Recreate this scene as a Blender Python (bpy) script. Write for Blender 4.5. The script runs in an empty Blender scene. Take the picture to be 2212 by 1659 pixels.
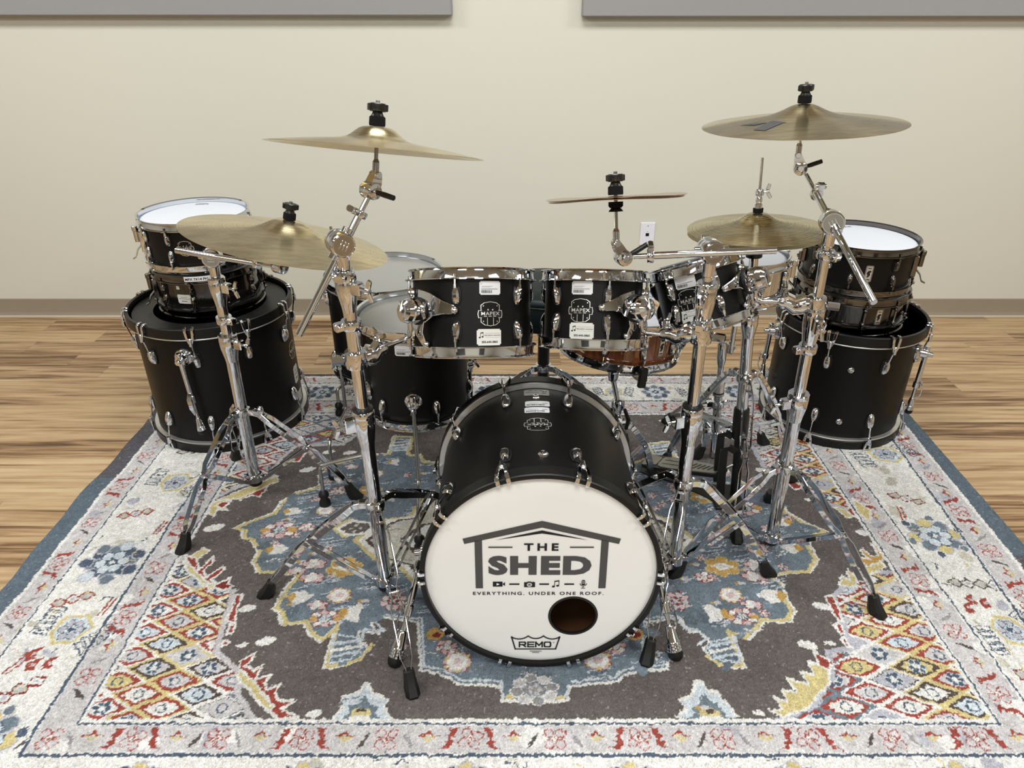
import bpy, bmesh, math, random
import numpy as np
from mathutils import Vector, Matrix
C = bpy.context.scene.collection
SC = bpy.context.scene
R_ = math.radians
random.seed(4)
# ------------------------------------------------------------------ camera
F_PX, PITCH, CAM_H = 1530.0, R_(28.4), 1.49
cam = bpy.data.cameras.new('camera'); cam.sensor_width = 36.0; cam.lens = 36.0 * F_PX / 2212.0
cam.clip_start = 0.02
cam_ob = bpy.data.objects.new('camera', cam); C.objects.link(cam_ob)
cam_ob.location = (0, 0, CAM_H); cam_ob.rotation_euler = (math.pi/2 - PITCH, 0, 0)
SC.camera = cam_ob
# ------------------------------------------------------------------ light and exposure
SC.view_settings.view_transform = 'Standard'; SC.view_settings.look = 'None'
SC.view_settings.gamma = 1.0; SC.view_settings.use_curve_mapping = False
SC.view_settings.exposure = 0.0
SC.cycles.use_denoising = True
SC.cycles.max_bounces = 8; SC.cycles.diffuse_bounces = 4; SC.cycles.glossy_bounces = 5
SC.cycles.sample_clamp_indirect = 6.0
world = bpy.data.worlds.new('world'); SC.world = world; world.use_nodes = True
world.node_tree.nodes['Background'].inputs[0].default_value = (0.8, 0.78, 0.72, 1)
world.node_tree.nodes['Background'].inputs[1].default_value = 0.25
CEIL = 2.95
for (lx, ly) in [(-2.4, 2.0), (0.0, 2.0), (2.4, 2.0), (-2.4, -0.2), (0.0, -0.2), (2.4, -0.2), (-1.2, -2.4), (1.2, -2.4)]:
    L = bpy.data.lights.new('ceiling_light', 'AREA'); L.shape = 'RECTANGLE'; L.size = 1.2; L.size_y = 0.6
    L.energy = 43.5; L.color = (0.962, 0.985, 0.97)
    o = bpy.data.objects.new('ceiling_light', L); C.objects.link(o); o.location = (lx, ly, CEIL - 0.03)
# ------------------------------------------------------------------ pixel rays
CP, SP = math.cos(PITCH), math.sin(PITCH)
def ray(px, py):
    u = (px - 1106.0) / F_PX; v = (py - 829.5) / F_PX
    return Vector((u, CP - v*SP, -SP - v*CP))
CAM0 = Vector((0, 0, CAM_H))
def pf(px, py, z=0.0):
    d = ray(px, py); return CAM0 + d * ((z - CAM_H) / d.z)
def py_(px, py, Y):
    d = ray(px, py); return CAM0 + d * (Y / d.y)
def pc(px, py, zc): return CAM0 + ray(px, py) * zc
def proj(p):
    d = Vector(p) - CAM0; zc = d.y*CP - d.z*SP
    return (1106 + F_PX*d.x/zc, 829.5 - F_PX*(d.y*SP + d.z*CP)/zc)
def on_line(a, b, ypx):
    lo, hi = -0.3, 1.3
    for _ in range(50):
        m = (lo+hi)/2
        if proj(a.lerp(b, m))[1] > ypx: lo = m
        else: hi = m
    return a.lerp(b, (lo+hi)/2)
# ------------------------------------------------------------------ materials
def lin(c):
    return tuple(((x/255.0)/12.92 if x/255.0 <= 0.04045 else ((x/255.0+0.055)/1.055)**2.4) for x in c)
MATS = {}
def mat(name, col, rough=0.5, metal=0.0, spec=0.5, coat=0.0, aniso=0.0, coat_rough=0.05, alpha=None, bump=None):
    m = bpy.data.materials.new(name); m.use_nodes = True; nt = m.node_tree
    b = nt.nodes['Principled BSDF']
    b.inputs['Base Color'].default_value = (*col, 1); b.inputs['Roughness'].default_value = rough
    b.inputs['Metallic'].default_value = metal; b.inputs['Specular IOR Level'].default_value = spec
    b.inputs['Coat Weight'].default_value = coat; b.inputs['Coat Roughness'].default_value = coat_rough
    b.inputs['Anisotropic'].default_value = aniso
    if bump:                                   # (scale, strength, colour variation)
        n = nt.nodes.new('ShaderNodeTexNoise'); n.inputs['Scale'].default_value = bump[0]; n.inputs['Detail'].default_value = 4
        tc = nt.nodes.new('ShaderNodeTexCoord'); nt.links.new(tc.outputs['Object'], n.inputs['Vector'])
        bp = nt.nodes.new('ShaderNodeBump'); bp.inputs['Strength'].default_value = bump[1]; bp.inputs['Distance'].default_value = 0.002
        nt.links.new(n.outputs['Fac'], bp.inputs['Height']); nt.links.new(bp.outputs['Normal'], b.inputs['Normal'])
        mx = nt.nodes.new('ShaderNodeMix'); mx.data_type = 'RGBA'
        k = bump[2]
        mx.inputs['A'].default_value = (*[c*(1-k) for c in col], 1); mx.inputs['B'].default_value = (*[min(1, c*(1+k)) for c in col], 1)
        nt.links.new(n.outputs['Fac'], mx.inputs['Factor']); nt.links.new(mx.outputs['Result'], b.inputs['Base Color'])
    MATS[name] = m; return m
CHROME = mat('chrome', (0.66, 0.68, 0.715), 0.055, 1.0)
STEEL = mat('brushed_steel', (0.42, 0.415, 0.41), 0.22, 1.0)
SILVER = mat('satin_silver', (0.70, 0.70, 0.69), 0.32, 0.9)
NICKEL = mat('black_nickel', (0.16, 0.15, 0.14), 0.12, 1.0)
MATTE = mat('matte_black_shell', (0.005, 0.0047, 0.0045), 0.40, 0, 0.19, bump=(220, 0.08, 0.2))
GLOSSB = mat('gloss_black_shell', (0.006, 0.0055, 0.005), 0.12, 0, 0.5, coat=0.6)
HOOPB = mat('satin_black_hoop', (0.006, 0.006, 0.006), 0.36, 0, 0.28)
EBONY = mat('ebony_drum_head', (0.010, 0.010, 0.010), 0.16, 0, 0.5)
RUBBER = mat('black_rubber', (0.006, 0.006, 0.006), 0.5, 0, 0.35)
PLASTIC = mat('black_plastic', (0.008, 0.008, 0.008), 0.35, 0, 0.4)
FELT = mat('black_felt', (0.010, 0.010, 0.011), 0.95, 0, 0.1, bump=(600, 0.6, 0.5))
COATED = mat('coated_white_head', (0.58, 0.60, 0.65), 0.6, 0, 0.3, bump=(900, 0.1, 0.03))
BDHEAD = mat('smooth_white_head', (0.80, 0.80, 0.79), 0.33, 0, 0.4, bump=(5, 0.02, 0.05))
CLEAR = mat('grey_hazy_head', (0.25, 0.25, 0.235), 0.18, 0, 0.8, bump=(6, 0.02, 0.06))
INK = mat('black_ink', (0.012, 0.012, 0.014), 0.5, 0, 0.3)
INKG = mat('charcoal_ink', (0.055, 0.055, 0.058), 0.35, 0, 0.5)
PAPER = mat('white_sticker', (0.80, 0.81, 0.84), 0.45, 0, 0.4)
PAPERG = mat('cream_sticker', (0.68, 0.675, 0.64), 0.45, 0, 0.4)
PAPERS = mat('silver_sticker', (0.30, 0.29, 0.27), 0.4, 0, 0.4)
INKGREY = mat('grey_print', (0.35, 0.35, 0.36), 0.6)
BADGE = mat('badge_silver', (0.75, 0.74, 0.70), 0.25, 0.6)
MAPLEIN = mat('maple_inside', (0.10, 0.045, 0.02), 0.5)
STICKW = mat('hickory_stick', (0.55, 0.37, 0.20), 0.45, bump=(60, 0.1, 0.2))
PEDALG = mat('grey_footboard', (0.25, 0.24, 0.21), 0.35, 0.5)
COPPER = mat('copper_bronze', (0.50, 0.33, 0.20), 0.2, 1.0)
VINYL = mat('black_seat_vinyl', (0.004, 0.009, 0.010), 0.42, 0, 0.2)
PANELM = mat('grey_acoustic_fabric', (0.30, 0.295, 0.30), 0.95, 0, 0.1, bump=(900, 0.3, 0.12))
WALLM = mat('cream_wall_paint', (0.64, 0.625, 0.55), 0.75, 0, 0.25, bump=(350, 0.06, 0.012))
WALLD = mat('far_room_paint', (0.60, 0.58, 0.51), 0.8, 0, 0.2, bump=(20, 0.02, 0.03))
CEILM = mat('ceiling_tile', (0.5, 0.49, 0.47), 0.9, bump=(300, 0.3, 0.05))
BASEM = mat('taupe_baseboard', (0.29, 0.245, 0.185), 0.45, bump=(30, 0.02, 0.03))
GLINTM = mat('pale_toe_glint', (0.62, 0.57, 0.47), 0.6)  # pale colour stands in for the reflection on the baseboard's toe
PLATE = mat('white_plate', (0.78, 0.78, 0.86), 0.35)

def nodes_of(m): return m.node_tree, m.node_tree.nodes, m.node_tree.links
def cymbal_mat(name, col, rough, streak):
    m = mat(name, col, rough, 1.0, aniso=0.75); nt, nd, lk = nodes_of(m); b = nd['Principled BSDF']
    t = nd.new('ShaderNodeTangent'); t.direction_type = 'RADIAL'; t.axis = 'Z'; b.inputs['Anisotropic Rotation'].default_value = 0.25; lk.new(t.outputs[0], b.inputs['Tangent'])
    tc = nd.new('ShaderNodeTexCoord'); sx = nd.new('ShaderNodeSeparateXYZ'); lk.new(tc.outputs['Object'], sx.inputs[0])
    ln = nd.new('ShaderNodeVectorMath'); ln.operation = 'LENGTH'
    cb = nd.new('ShaderNodeCombineXYZ'); lk.new(sx.outputs[0], cb.inputs[0]); lk.new(sx.outputs[1], cb.inputs[1]); lk.new(cb.outputs[0], ln.inputs[0])
    n1 = nd.new('ShaderNodeTexNoise'); n1.noise_dimensions = '1D'; n1.inputs['Scale'].default_value = 420; n1.inputs['Detail'].default_value = 3
    lk.new(ln.outputs['Value'], n1.inputs['W'])
    n2 = nd.new('ShaderNodeTexNoise'); n2.inputs['Scale'].default_value = 14; n2.inputs['Detail'].default_value = 8; n2.inputs['Roughness'].default_value = 0.7
    mp = nd.new('ShaderNodeMapping'); mp.inputs['Scale'].default_value = (1, 3.2, 1); lk.new(tc.outputs['Object'], mp.inputs[0]); lk.new(mp.outputs[0], n2.inputs['Vector'])
    ad = nd.new('ShaderNodeMath'); ad.operation = 'ADD'; lk.new(n1.outputs['Fac'], ad.inputs[0]); lk.new(n2.outputs['Fac'], ad.inputs[1])
    rm = nd.new('ShaderNodeMapRange'); rm.inputs['From Min'].default_value = 0.78; rm.inputs['From Max'].default_value = 1.22
    rm.inputs['To Min'].default_value = 1 - streak; rm.inputs['To Max'].default_value = 1 + streak*0.6; lk.new(ad.outputs[0], rm.inputs['Value'])
    vm = nd.new('ShaderNodeVectorMath'); vm.operation = 'SCALE'; vm.inputs[0].default_value = col; lk.new(rm.outputs[0], vm.inputs['Scale'])
    lk.new(vm.outputs[0], b.inputs['Base Color'])
    bp = nd.new('ShaderNodeBump'); bp.inputs['Strength'].default_value = 0.25; bp.inputs['Distance'].default_value = 0.0006
    lk.new(n1.outputs['Fac'], bp.inputs['Height']); lk.new(bp.outputs[0], b.inputs['Normal'])
    return m
BRASS = cymbal_mat('brushed_bronze', (0.73, 0.62, 0.38), 0.22, 0.34)
BRASSD = cymbal_mat('dry_bronze', (0.62, 0.54, 0.33), 0.26, 0.5)

def wood_stain():
    m = mat('amber_wood_veneer', (0.17, 0.045, 0.015), 0.12, 0, 0.5, coat=0.8); nt, nd, lk = nodes_of(m); b = nd['Principled BSDF']
    tc = nd.new('ShaderNodeTexCoord'); mp = nd.new('ShaderNodeMapping'); mp.inputs['Scale'].default_value = (9, 9, 3); lk.new(tc.outputs['Object'], mp.inputs[0])
    n = nd.new('ShaderNodeTexNoise'); n.inputs['Scale'].default_value = 3; n.inputs['Detail'].default_value = 6; n.inputs['Distortion'].default_value = 1.5; lk.new(mp.outputs[0], n.inputs['Vector'])
    cr = nd.new('ShaderNodeValToRGB'); lk.new(n.outputs['Fac'], cr.inputs[0]); e = cr.color_ramp.elements
    e[0].position = 0.35; e[0].color = (0.11, 0.028, 0.010, 1); e[1].position = 0.7; e[1].color = (0.34, 0.115, 0.035, 1)
    lk.new(cr.outputs[0], b.inputs['Base Color']); return m
AMBER = wood_stain()

def floor_mat():
    m = mat('hickory_plank_floor', (0.4, 0.25, 0.13), 0.36, 0, 0.4); nt, nd, lk = nodes_of(m); b = nd['Principled BSDF']
    def M(op, a, c=None):
        n = nd.new('ShaderNodeMath'); n.operation = op
        for i, v in enumerate((a, c)):
            if v is None: continue
            if isinstance(v, (int, float)): n.inputs[i].default_value = v
            else: lk.new(v, n.inputs[i])
        return n.outputs[0]
    tc = nd.new('ShaderNodeTexCoord'); s = nd.new('ShaderNodeSeparateXYZ'); lk.new(tc.outputs['Object'], s.inputs[0])
    X, Y = s.outputs[0], s.outputs[1]
    W, Ln = 0.128, 1.15
    row = M('FLOOR', M('DIVIDE', Y, W)); fy = M('FRACT', M('DIVIDE', Y, W))
    wn = nd.new('ShaderNodeTexWhiteNoise'); wn.noise_dimensions = '1D'; lk.new(row, wn.inputs['W'])
    xs = M('ADD', M('DIVIDE', X, Ln), M('MULTIPLY', wn.outputs['Value'], 7.31))
    col = M('FLOOR', xs); fx = M('FRACT', xs)
    cb = nd.new('ShaderNodeCombineXYZ'); lk.new(row, cb.inputs[0]); lk.new(col, cb.inputs[1])
    w2 = nd.new('ShaderNodeTexWhiteNoise'); w2.noise_dimensions = '2D'; lk.new(cb.outputs[0], w2.inputs['Vector'])
    # grain: noise stretched along the board, shifted per board
    c2 = nd.new('ShaderNodeCombineXYZ'); lk.new(M('ADD', M('MULTIPLY', X, 2.2), M('MULTIPLY', w2.outputs['Value'], 40)), c2.inputs[0])
    lk.new(M('MULTIPLY', Y, 42), c2.inputs[1]); lk.new(M('MULTIPLY', w2.outputs['Value'], 13), c2.inputs[2])
    g = nd.new('ShaderNodeTexNoise'); g.inputs['Scale'].default_value = 1.0; g.inputs['Detail'].default_value = 5; g.inputs['Roughness'].default_value = 0.6; g.inputs['Distortion'].default_value = 0.6; lk.new(c2.outputs[0], g.inputs['Vector'])
    c3 = nd.new('ShaderNodeCombineXYZ'); lk.new(M('ADD', M('MULTIPLY', X, 1.0), M('MULTIPLY', w2.outputs['Value'], 23)), c3.inputs[0]); lk.new(M('MULTIPLY', Y, 17), c3.inputs[1]); lk.new(M('MULTIPLY', w2.outputs['Value'], 5), c3.inputs[2])
    g2 = nd.new('ShaderNodeTexNoise'); g2.inputs['Scale'].default_value = 1.4; g2.inputs['Detail'].default_value = 3; g2.inputs['Distortion'].default_value = 1.2; lk.new(c3.outputs[0], g2.inputs['Vector'])
    mixv = M('ADD', M('MULTIPLY', g.outputs['Fac'], 0.62), M('ADD', M('MULTIPLY', g2.outputs['Fac'], 0.42), M('MULTIPLY', M('SUBTRACT', w2.outputs['Value'], 0.5), 0.14)))
    cr = nd.new('ShaderNodeValToRGB'); lk.new(mixv, cr.inputs[0]); e = cr.color_ramp.elements
    e[0].position = 0.33; e[0].color = (*lin((76, 55, 37)), 1); e[1].position = 0.72; e[1].color = (*lin((190, 166, 131)), 1)
    for p, c in ((0.42, (116, 87, 59)), (0.50, (157, 128, 94)), (0.60, (177, 150, 114))):
        k = e.new(p); k.color = (*lin(c), 1)
    seam = M('MAXIMUM', M('LESS_THAN', fy, 0.012), M('LESS_THAN', fx, 0.0016))
    mx = nd.new('ShaderNodeMix'); mx.data_type = 'RGBA'; lk.new(M('MULTIPLY', seam, 0.55), mx.inputs['Factor']); lk.new(cr.outputs[0], mx.inputs['A']); mx.inputs['B'].default_value = (0.08, 0.05, 0.03, 1)
    lk.new(mx.outputs['Result'], b.inputs['Base Color'])
    bp = nd.new('ShaderNodeBump'); bp.inputs['Strength'].default_value = 0.08; bp.inputs['Distance'].default_value = 0.002; lk.new(mixv, bp.inputs['Height']); lk.new(bp.outputs[0], b.inputs['Normal'])
    return m
FLOORM = floor_mat()
# ------------------------------------------------------------------ mesh collector
def frame(origin, z, xhint=(1, 0, 0)):
    z = Vector(z).normalized(); x = Vector(xhint); x = x - z*x.dot(z)
    if x.length < 1e-5: x = Vector((0, 1, 0)) - z*z.y
    x.normalize(); y = z.cross(x)
    m = Matrix((x, y, z)).transposed().to_4x4(); m.translation = Vector(origin); return m
I4 = Matrix.Identity(4)
W = {}                                  # world matrix of each top-level thing
class MB:
    def __init__(s): s.v = []; s.f = []
    def add(s, vs, fs, M=None):
        n = len(s.v); s.v += [(M @ Vector(p)) if M else Vector(p) for p in vs]; s.f += [tuple(i+n for i in f) for f in fs]; return s
    def lathe(s, prof, M=None, n=32, loop=False, a0=0.0, a1=None, caps=True):
        full = a1 is None; span = 2*math.pi if full else a1-a0
        k = n if full else n+1; vs = []; fs = []; m = len(prof)
        for i in range(k):
            a = a0 + span*i/n; c, d = math.cos(a), math.sin(a)
            vs += [(r*c, r*d, z) for r, z in prof]
        for i in range(n):
            j = (i+1) % k
            for q in range(m if loop else m-1):
                q2 = (q+1) % m; fs.append((i*m+q, j*m+q, j*m+q2, i*m+q2))
        if not loop and full and caps:
            for q, flip in ((0, True), (m-1, False)):
                if prof[q][0] > 1e-5:
                    ring = tuple(i*m+q for i in range(k)); fs.append(ring[::-1] if flip else ring)
        return s.add(vs, fs, M)
    def cyl(s, a, b, r, r2=None, n=16, ch=0.0):
        a = Vector(a); b = Vector(b); L = (b-a).length; r2 = r if r2 is None else r2
        pr = [(r, 0), (r2, L)] if not ch else [(r-ch, 0), (r, ch), (r2, L-ch), (r2-ch, L)]
        return s.lathe(pr, frame(a, b-a), n)
    def tube(s, pts, r, n=10, closed=False):
        pts = [Vector(p) for p in pts]; k = len(pts); rs = r if isinstance(r, (list, tuple)) else [r]*k
        vs = []; fs = []; up = None
        for i, p in enumerate(pts):
            t = (pts[(i+1) % k]-pts[i-1]) if closed else (pts[min(i+1, k-1)]-pts[max(i-1, 0)]); t.normalize()
            if up is None: up = Vector((0, 0, 1)) if abs(t.z) < 0.9 else Vector((0, 1, 0))
            up = up - t*up.dot(t); up.normalize(); x = t.cross(up)
            for j in range(n):
                a = 2*math.pi*j/n; vs.append(p + (up*math.cos(a)+x*math.sin(a))*rs[i])
        for i in range(k if closed else k-1):
            i2 = (i+1) % k
            for j in range(n): fs.append((i*n+j, i*n+(j+1) % n, i2*n+(j+1) % n, i2*n+j))
        if not closed: fs += [tuple(range(n))[::-1], tuple((k-1)*n+j for j in range(n))]
        return s.add(vs, fs)
    def loft(s, secs, M=None):
        n = len(secs[0]); vs = [p for q in secs for p in q]; fs = []
        for i in range(len(secs)-1):
            for j in range(n): fs.append((i*n+j, i*n+(j+1) % n, (i+1)*n+(j+1) % n, (i+1)*n+j))
        fs += [tuple(range(n))[::-1], tuple((len(secs)-1)*n+j for j in range(n))]
        return s.add(vs, fs, M)
    def strip(s, pts, wdir, w, t, ch=True):
        """flat bar swept along pts; w = width along wdir, t = thickness"""
        pts = [Vector(p) for p in pts]; k = len(pts); wd = Vector(wdir); secs = []
        for i, p in enumerate(pts):
            T = (pts[min(i+1, k-1)]-pts[max(i-1, 0)]).normalized(); a = wd - T*wd.dot(T); a.normalize(); b = T.cross(a)
            ww = (w[i] if isinstance(w, (list, tuple)) else w)/2; h = t/2; c = min(ww, h)*0.5 if ch else 0
            secs.append([p+a*x+b*y for x, y in ((ww-c, h), (-ww+c, h), (-ww, h-c), (-ww, -h+c), (-ww+c, -h), (ww-c, -h), (ww, -h+c), (ww, h-c))])
        return s.loft(secs)
    def box(s, sx, sy, sz, M=None, ch=None):
        ch = min(sx, sy, sz)*0.12 if ch is None else ch
        x, y, z = sx/2, sy/2, sz/2
        def rect(a, b, zz):
            c = ch
            return [(a-c, b, zz), (-a+c, b, zz), (-a, b-c, zz), (-a, -b+c, zz), (-a+c, -b, zz), (a-c, -b, zz), (a, -b+c, zz), (a, b-c, zz)]
        return s.loft([rect(x-ch, y-ch, -z), rect(x, y, -z+ch), rect(x, y, z-ch), rect(x-ch, y-ch, z)], M)
    def prism(s, poly, z0, z1, M=None):
        n = len(poly); vs = [(x, y, z0) for x, y in poly]+[(x, y, z1) for x, y in poly]
        fs = [(i, (i+1) % n, n+(i+1) % n, n+i) for i in range(n)]+[tuple(range(n))[::-1], tuple(range(n, 2*n))]
        return s.add(vs, fs, M)
    def ball(s, r, M=None, n=14, sq=1.0):
        return s.lathe([(max(1e-6, r*math.sin(math.pi*i/8)), -r*sq*math.cos(math.pi*i/8)) for i in range(9)], M, n)
    def mesh(s, name, m, smooth=40):
        me = bpy.data.meshes.new(name); me.from_pydata([tuple(p) for p in s.v], [], s.f); me.validate()
        bm = bmesh.new(); bm.from_mesh(me); bmesh.ops.remove_doubles(bm, verts=bm.verts, dist=1e-6); bmesh.ops.recalc_face_normals(bm, faces=bm.faces); bm.to_mesh(me); bm.free()
        if m: me.materials.append(m)
        if smooth:
            me.shade_smooth(); me.set_sharp_from_angle(angle=R_(smooth))
        return me
    def build(s, name, m, parent=None, smooth=40, world=False, label=None):
        if world and parent is not None:
            inv = W[parent].inverted(); s.v = [inv @ p for p in s.v]
        me = s.mesh(name, m, smooth); return put(name, me, parent, label=label)
def put(name, me, parent=None, M=None, label=None):
    o = bpy.data.objects.new(name, me); C.objects.link(o)
    if parent is not None:
        o.parent = parent; W[o] = W[parent]
    else: W[o] = I4
    if M is not None: o.matrix_local = M
    if label: o['label'] = label
    return o
def thing(name, label, cat, M=None, group=None):
    o = bpy.data.objects.new(name, None); C.objects.link(o); o.empty_display_size = 0.05
    M = M if isinstance(M, Matrix) else Matrix.Translation(Vector(M or (0, 0, 0)))
    o.matrix_world = M; W[o] = M.copy(); o['label'] = label; o['category'] = cat
    if group: o['group'] = group
    return o
def tag(o, label, cat, group=None):
    o['label'] = label; o['category'] = cat
    if group: o['group'] = group
    return o
def structure(o): o['kind'] = 'structure'; return o
# ------------------------------------------------------------------ lettering
def text_geo(s, size=1.0, bold=0.0, align='CENTER', sx=1.0, space=1.0):
    cu = bpy.data.curves.new('t', 'FONT'); cu.body = s; cu.size = size; cu.offset = bold; cu.align_x = align; cu.space_character = space
    cu.resolution_u = 3
    ob = bpy.data.objects.new('t', cu); C.objects.link(ob)
    dg = bpy.context.evaluated_depsgraph_get(); me = ob.evaluated_get(dg).to_mesh()
    vs = [(v.co.x*sx, v.co.y) for v in me.vertices]; fs = [tuple(p.vertices) for p in me.polygons]
    ob.evaluated_get(dg).to_mesh_clear(); bpy.data.objects.remove(ob); bpy.data.curves.remove(cu)
    return vs, fs
class Art:
    """flat artwork in (u, v) that is laid on a plane or wrapped on a cylinder"""
    def __init__(s): s.v = []; s.f = []
    def add(s, vs, fs, off=(0, 0)):
        n = len(s.v); s.v += [(x+off[0], y+off[1]) for x, y in vs]; s.f += [tuple(i+n for i in f) for f in fs]; return s
    def text(s, t, at, size, **k): 
        vs, fs = text_geo(t, size, **k); return s.add(vs, fs, at)
    def rect(s, x0, y0, x1, y1, nx=1):
        vs = []; fs = []
        for i in range(nx+1):
            x = x0+(x1-x0)*i/nx; vs += [(x, y0), (x, y1)]
        for i in range(nx): fs.append((2*i, 2*i+2, 2*i+3, 2*i+1))
        return s.add(vs, fs)
    def poly(s, pts):
        n = len(pts); return s.add(pts, [tuple(range(n))])
    def line(s, pts, w, closed=False):
        k = len(pts)
        for i in range(k if closed else k-1):
            (x0, y0), (x1, y1) = pts[i], pts[(i+1) % k]; d = math.hypot(x1-x0, y1-y0) or 1
            ex, ey = (x1-x0)/d*w*0.5, (y1-y0)/d*w*0.5; nx, ny = -ey, ex
            s.add([(x0-ex+nx, y0-ey+ny), (x0-ex-nx, y0-ey-ny), (x1+ex-nx, y1+ey-ny), (x1+ex+nx, y1+ey+ny)], [(0, 1, 2, 3)])
        return s
    def disc(s, c, r, n=20, r2=None):
        return s.poly([(c[0]+r*math.cos(2*math.pi*i/n), c[1]+(r2 or r)*math.sin(2*math.pi*i/n)) for i in range(n)])
    def ring(s, c, r, w, n=24, a0=0, a1=2*math.pi):
        vs = []; fs = []
        for i in range(n+1):
            a = a0+(a1-a0)*i/n
            for q in (r-w/2, r+w/2): vs.append((c[0]+q*math.cos(a), c[1]+q*math.sin(a)))
        for i in range(n): fs.append((2*i, 2*i+1, 2*i+3, 2*i+2))
        return s.add(vs, fs)
    def flat(s, M, name, m, parent, lift=0.0, label=None):
        b = MB(); b.add([(x, y, lift) for x, y in s.v], s.f, M); return b.build(name, m, parent, smooth=0, label=label)
    def wrap(s, R, phi, z, name, m, parent, lift=0.0006, rot=0.0, flip=1, label=None):
        cr, sr = math.cos(rot), math.sin(rot); vs = []
        for x, y in s.v:
            u, v = (x*cr - y*sr)*flip, (x*sr + y*cr)*flip; a = phi + u/R
            vs.append(((R+lift)*math.sin(a), -(R+lift)*math.cos(a), z+v))
        b = MB(); b.add(vs, s.f); return b.build(name, m, parent, smooth=0, label=label)
def shell_badge(R, phi, z, h, parent, flip=1):
    """outlined shield badge with the maker's word on a banner"""
    k = h/1.0
    a = Art(); w = 0.026*k
    top = [(-0.40, 0.14), (-0.40, 0.36), (-0.26, 0.46), (0, 0.50), (0.26, 0.46), (0.40, 0.36), (0.40, 0.14)]
    bot = [(-0.40, -0.16), (-0.40, -0.34), (-0.24, -0.46), (0, -0.50), (0.24, -0.46), (0.40, -0.34), (0.40, -0.16)]
    ban = [(-0.50, 0.14), (0.50, 0.14), (0.53, -0.01), (0.50, -0.16), (-0.50, -0.16), (-0.53, -0.01)]
    S = lambda P: [(x*k, y*k) for x, y in P]
    a.line(S(top), w); a.line(S(bot), w); a.line(S(ban), w, True)
    for x in (-0.13, 0.13): a.line(S([(x, -0.17), (x, -0.46)]), w)
    for x, y in ((-0.30, 0.33), (0.30, 0.33), (-0.30, -0.31), (0.30, -0.31)): a.disc((x*k, y*k), 0.025*k, 8)
    for x in (-0.10, 0.10): a.disc((x*k, 0.17*k), 0.035*k, 8)
    b = Art(); b.rect(-0.5*k, -0.15*k, 0.5*k, 0.13*k, 8)
    o = b.wrap(R, phi, z, 'badge', INK, parent, 0.0009, flip=flip)
    a.wrap(R, phi, z, 'badge_outline', BADGE, o, 0.0014, flip=flip)
    t = Art().text('MAPEX', (0, -0.055*k), 0.20*k, bold=0.0025*k, sx=1.2, space=1.1)
    for x in (-0.22, -0.02, 0.18): t.rect((x-0.06)*k, -0.115*k, (x+0.07)*k, -0.09*k, 2)
    t.wrap(R, phi, z, 'lettering', BADGE, o, 0.0015, flip=flip)
def barcode(a, x0, y0, x1, y1, seed=1):
    rr = random.Random(seed); x = x0
    while x < x1:
        w = (x1-x0)*rr.choice((0.012, 0.02, 0.032)); a.rect(x, y0, min(x+w, x1), y1); x += w + (x1-x0)*rr.choice((0.012, 0.018, 0.026))
def sticker(R, phi, z, w, h, kind, parent, rot=0.0, flip=1, seed=1):
    s = Art(); c = 0.08*h
    n = 8; pts = []
    s.rect(-w/2, -h/2+c, w/2, h/2-c, n); s.rect(-w/2+c, h/2-c, w/2-c, h/2, n); s.rect(-w/2+c, -h/2, w/2-c, -h/2+c, n)
    pm = {'asset': PAPER, 'phone': PAPERG, 'strip': PAPER, 'silver': PAPERS, 'plain': PAPERG}[kind]
    o = s.wrap(R, phi, z, 'sticker', pm, parent, 0.0007, rot, flip)
    i = Art(); g = Art()
    if kind == 'asset':
        note(i, (-0.42*w, 0.30*h), 0.10*h)
        g.rect(-0.40*w, 0.10*h, 0.12*w, 0.13*h, 3); g.rect(-0.40*w, 0.03*h, 0.02*w, 0.055*h, 3)
        i.rect(-0.42*w, -0.10*h, 0.36*w, -0.07*h, 4)
        barcode(i, -0.42*w, -0.38*h, 0.10*w, -0.16*h, seed)
    elif kind == 'phone':
        note(i, (-0.33*w, 0.14*h), 0.36*h)
        i.text('PERCUSSION + BACKLINE', (0.13*w, 0.085*h), 0.088*h, bold=0.001*h, sx=1.0)
        i.text('202-643-3865', (0.02*w, -0.34*h), 0.165*h, bold=0.006*h, sx=1.1)
        g.rect(-0.17*w, 0.23*h, 0.44*w, 0.25*h, 4); g.rect(-0.17*w, -0.01*h, 0.44*w, 0.0*h, 4)
    elif kind == 'strip':
        barcode(i, -0.30*w, 0.12*h, 0.44*w, 0.36*h, seed); g.rect(-0.05*w, -0.1*h, 0.35*w, -0.04*h, 4); i.rect(-0.42*w, -0.08*h, -0.2*w, -0.02*h, 2)
    elif kind == 'silver':
        note(i, (-0.33*w, -0.05*h), 0.45*h); i.rect(-0.1*w, 0.0, 0.42*w, 0.05*h, 4); i.text('202-643-3865', (0.05*w, -0.38*h), 0.2*h, bold=0.004*h)
    else:
        i.rect(-0.42*w, 0.02*h, 0.42*w, 0.05*h, 4); g.rect(-0.25*w, 0.18*h, 0.25*w, 0.24*h, 3); i.rect(-0.22*w, -0.26*h, 0.2*w, -0.2*h, 3)
    if i.v: i.wrap(R, phi, z, 'print', INK, o, 0.0011, rot, flip)
    if g.v: g.wrap(R, phi, z, 'fine_print', INKGREY, o, 0.0011, rot, flip)
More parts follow.
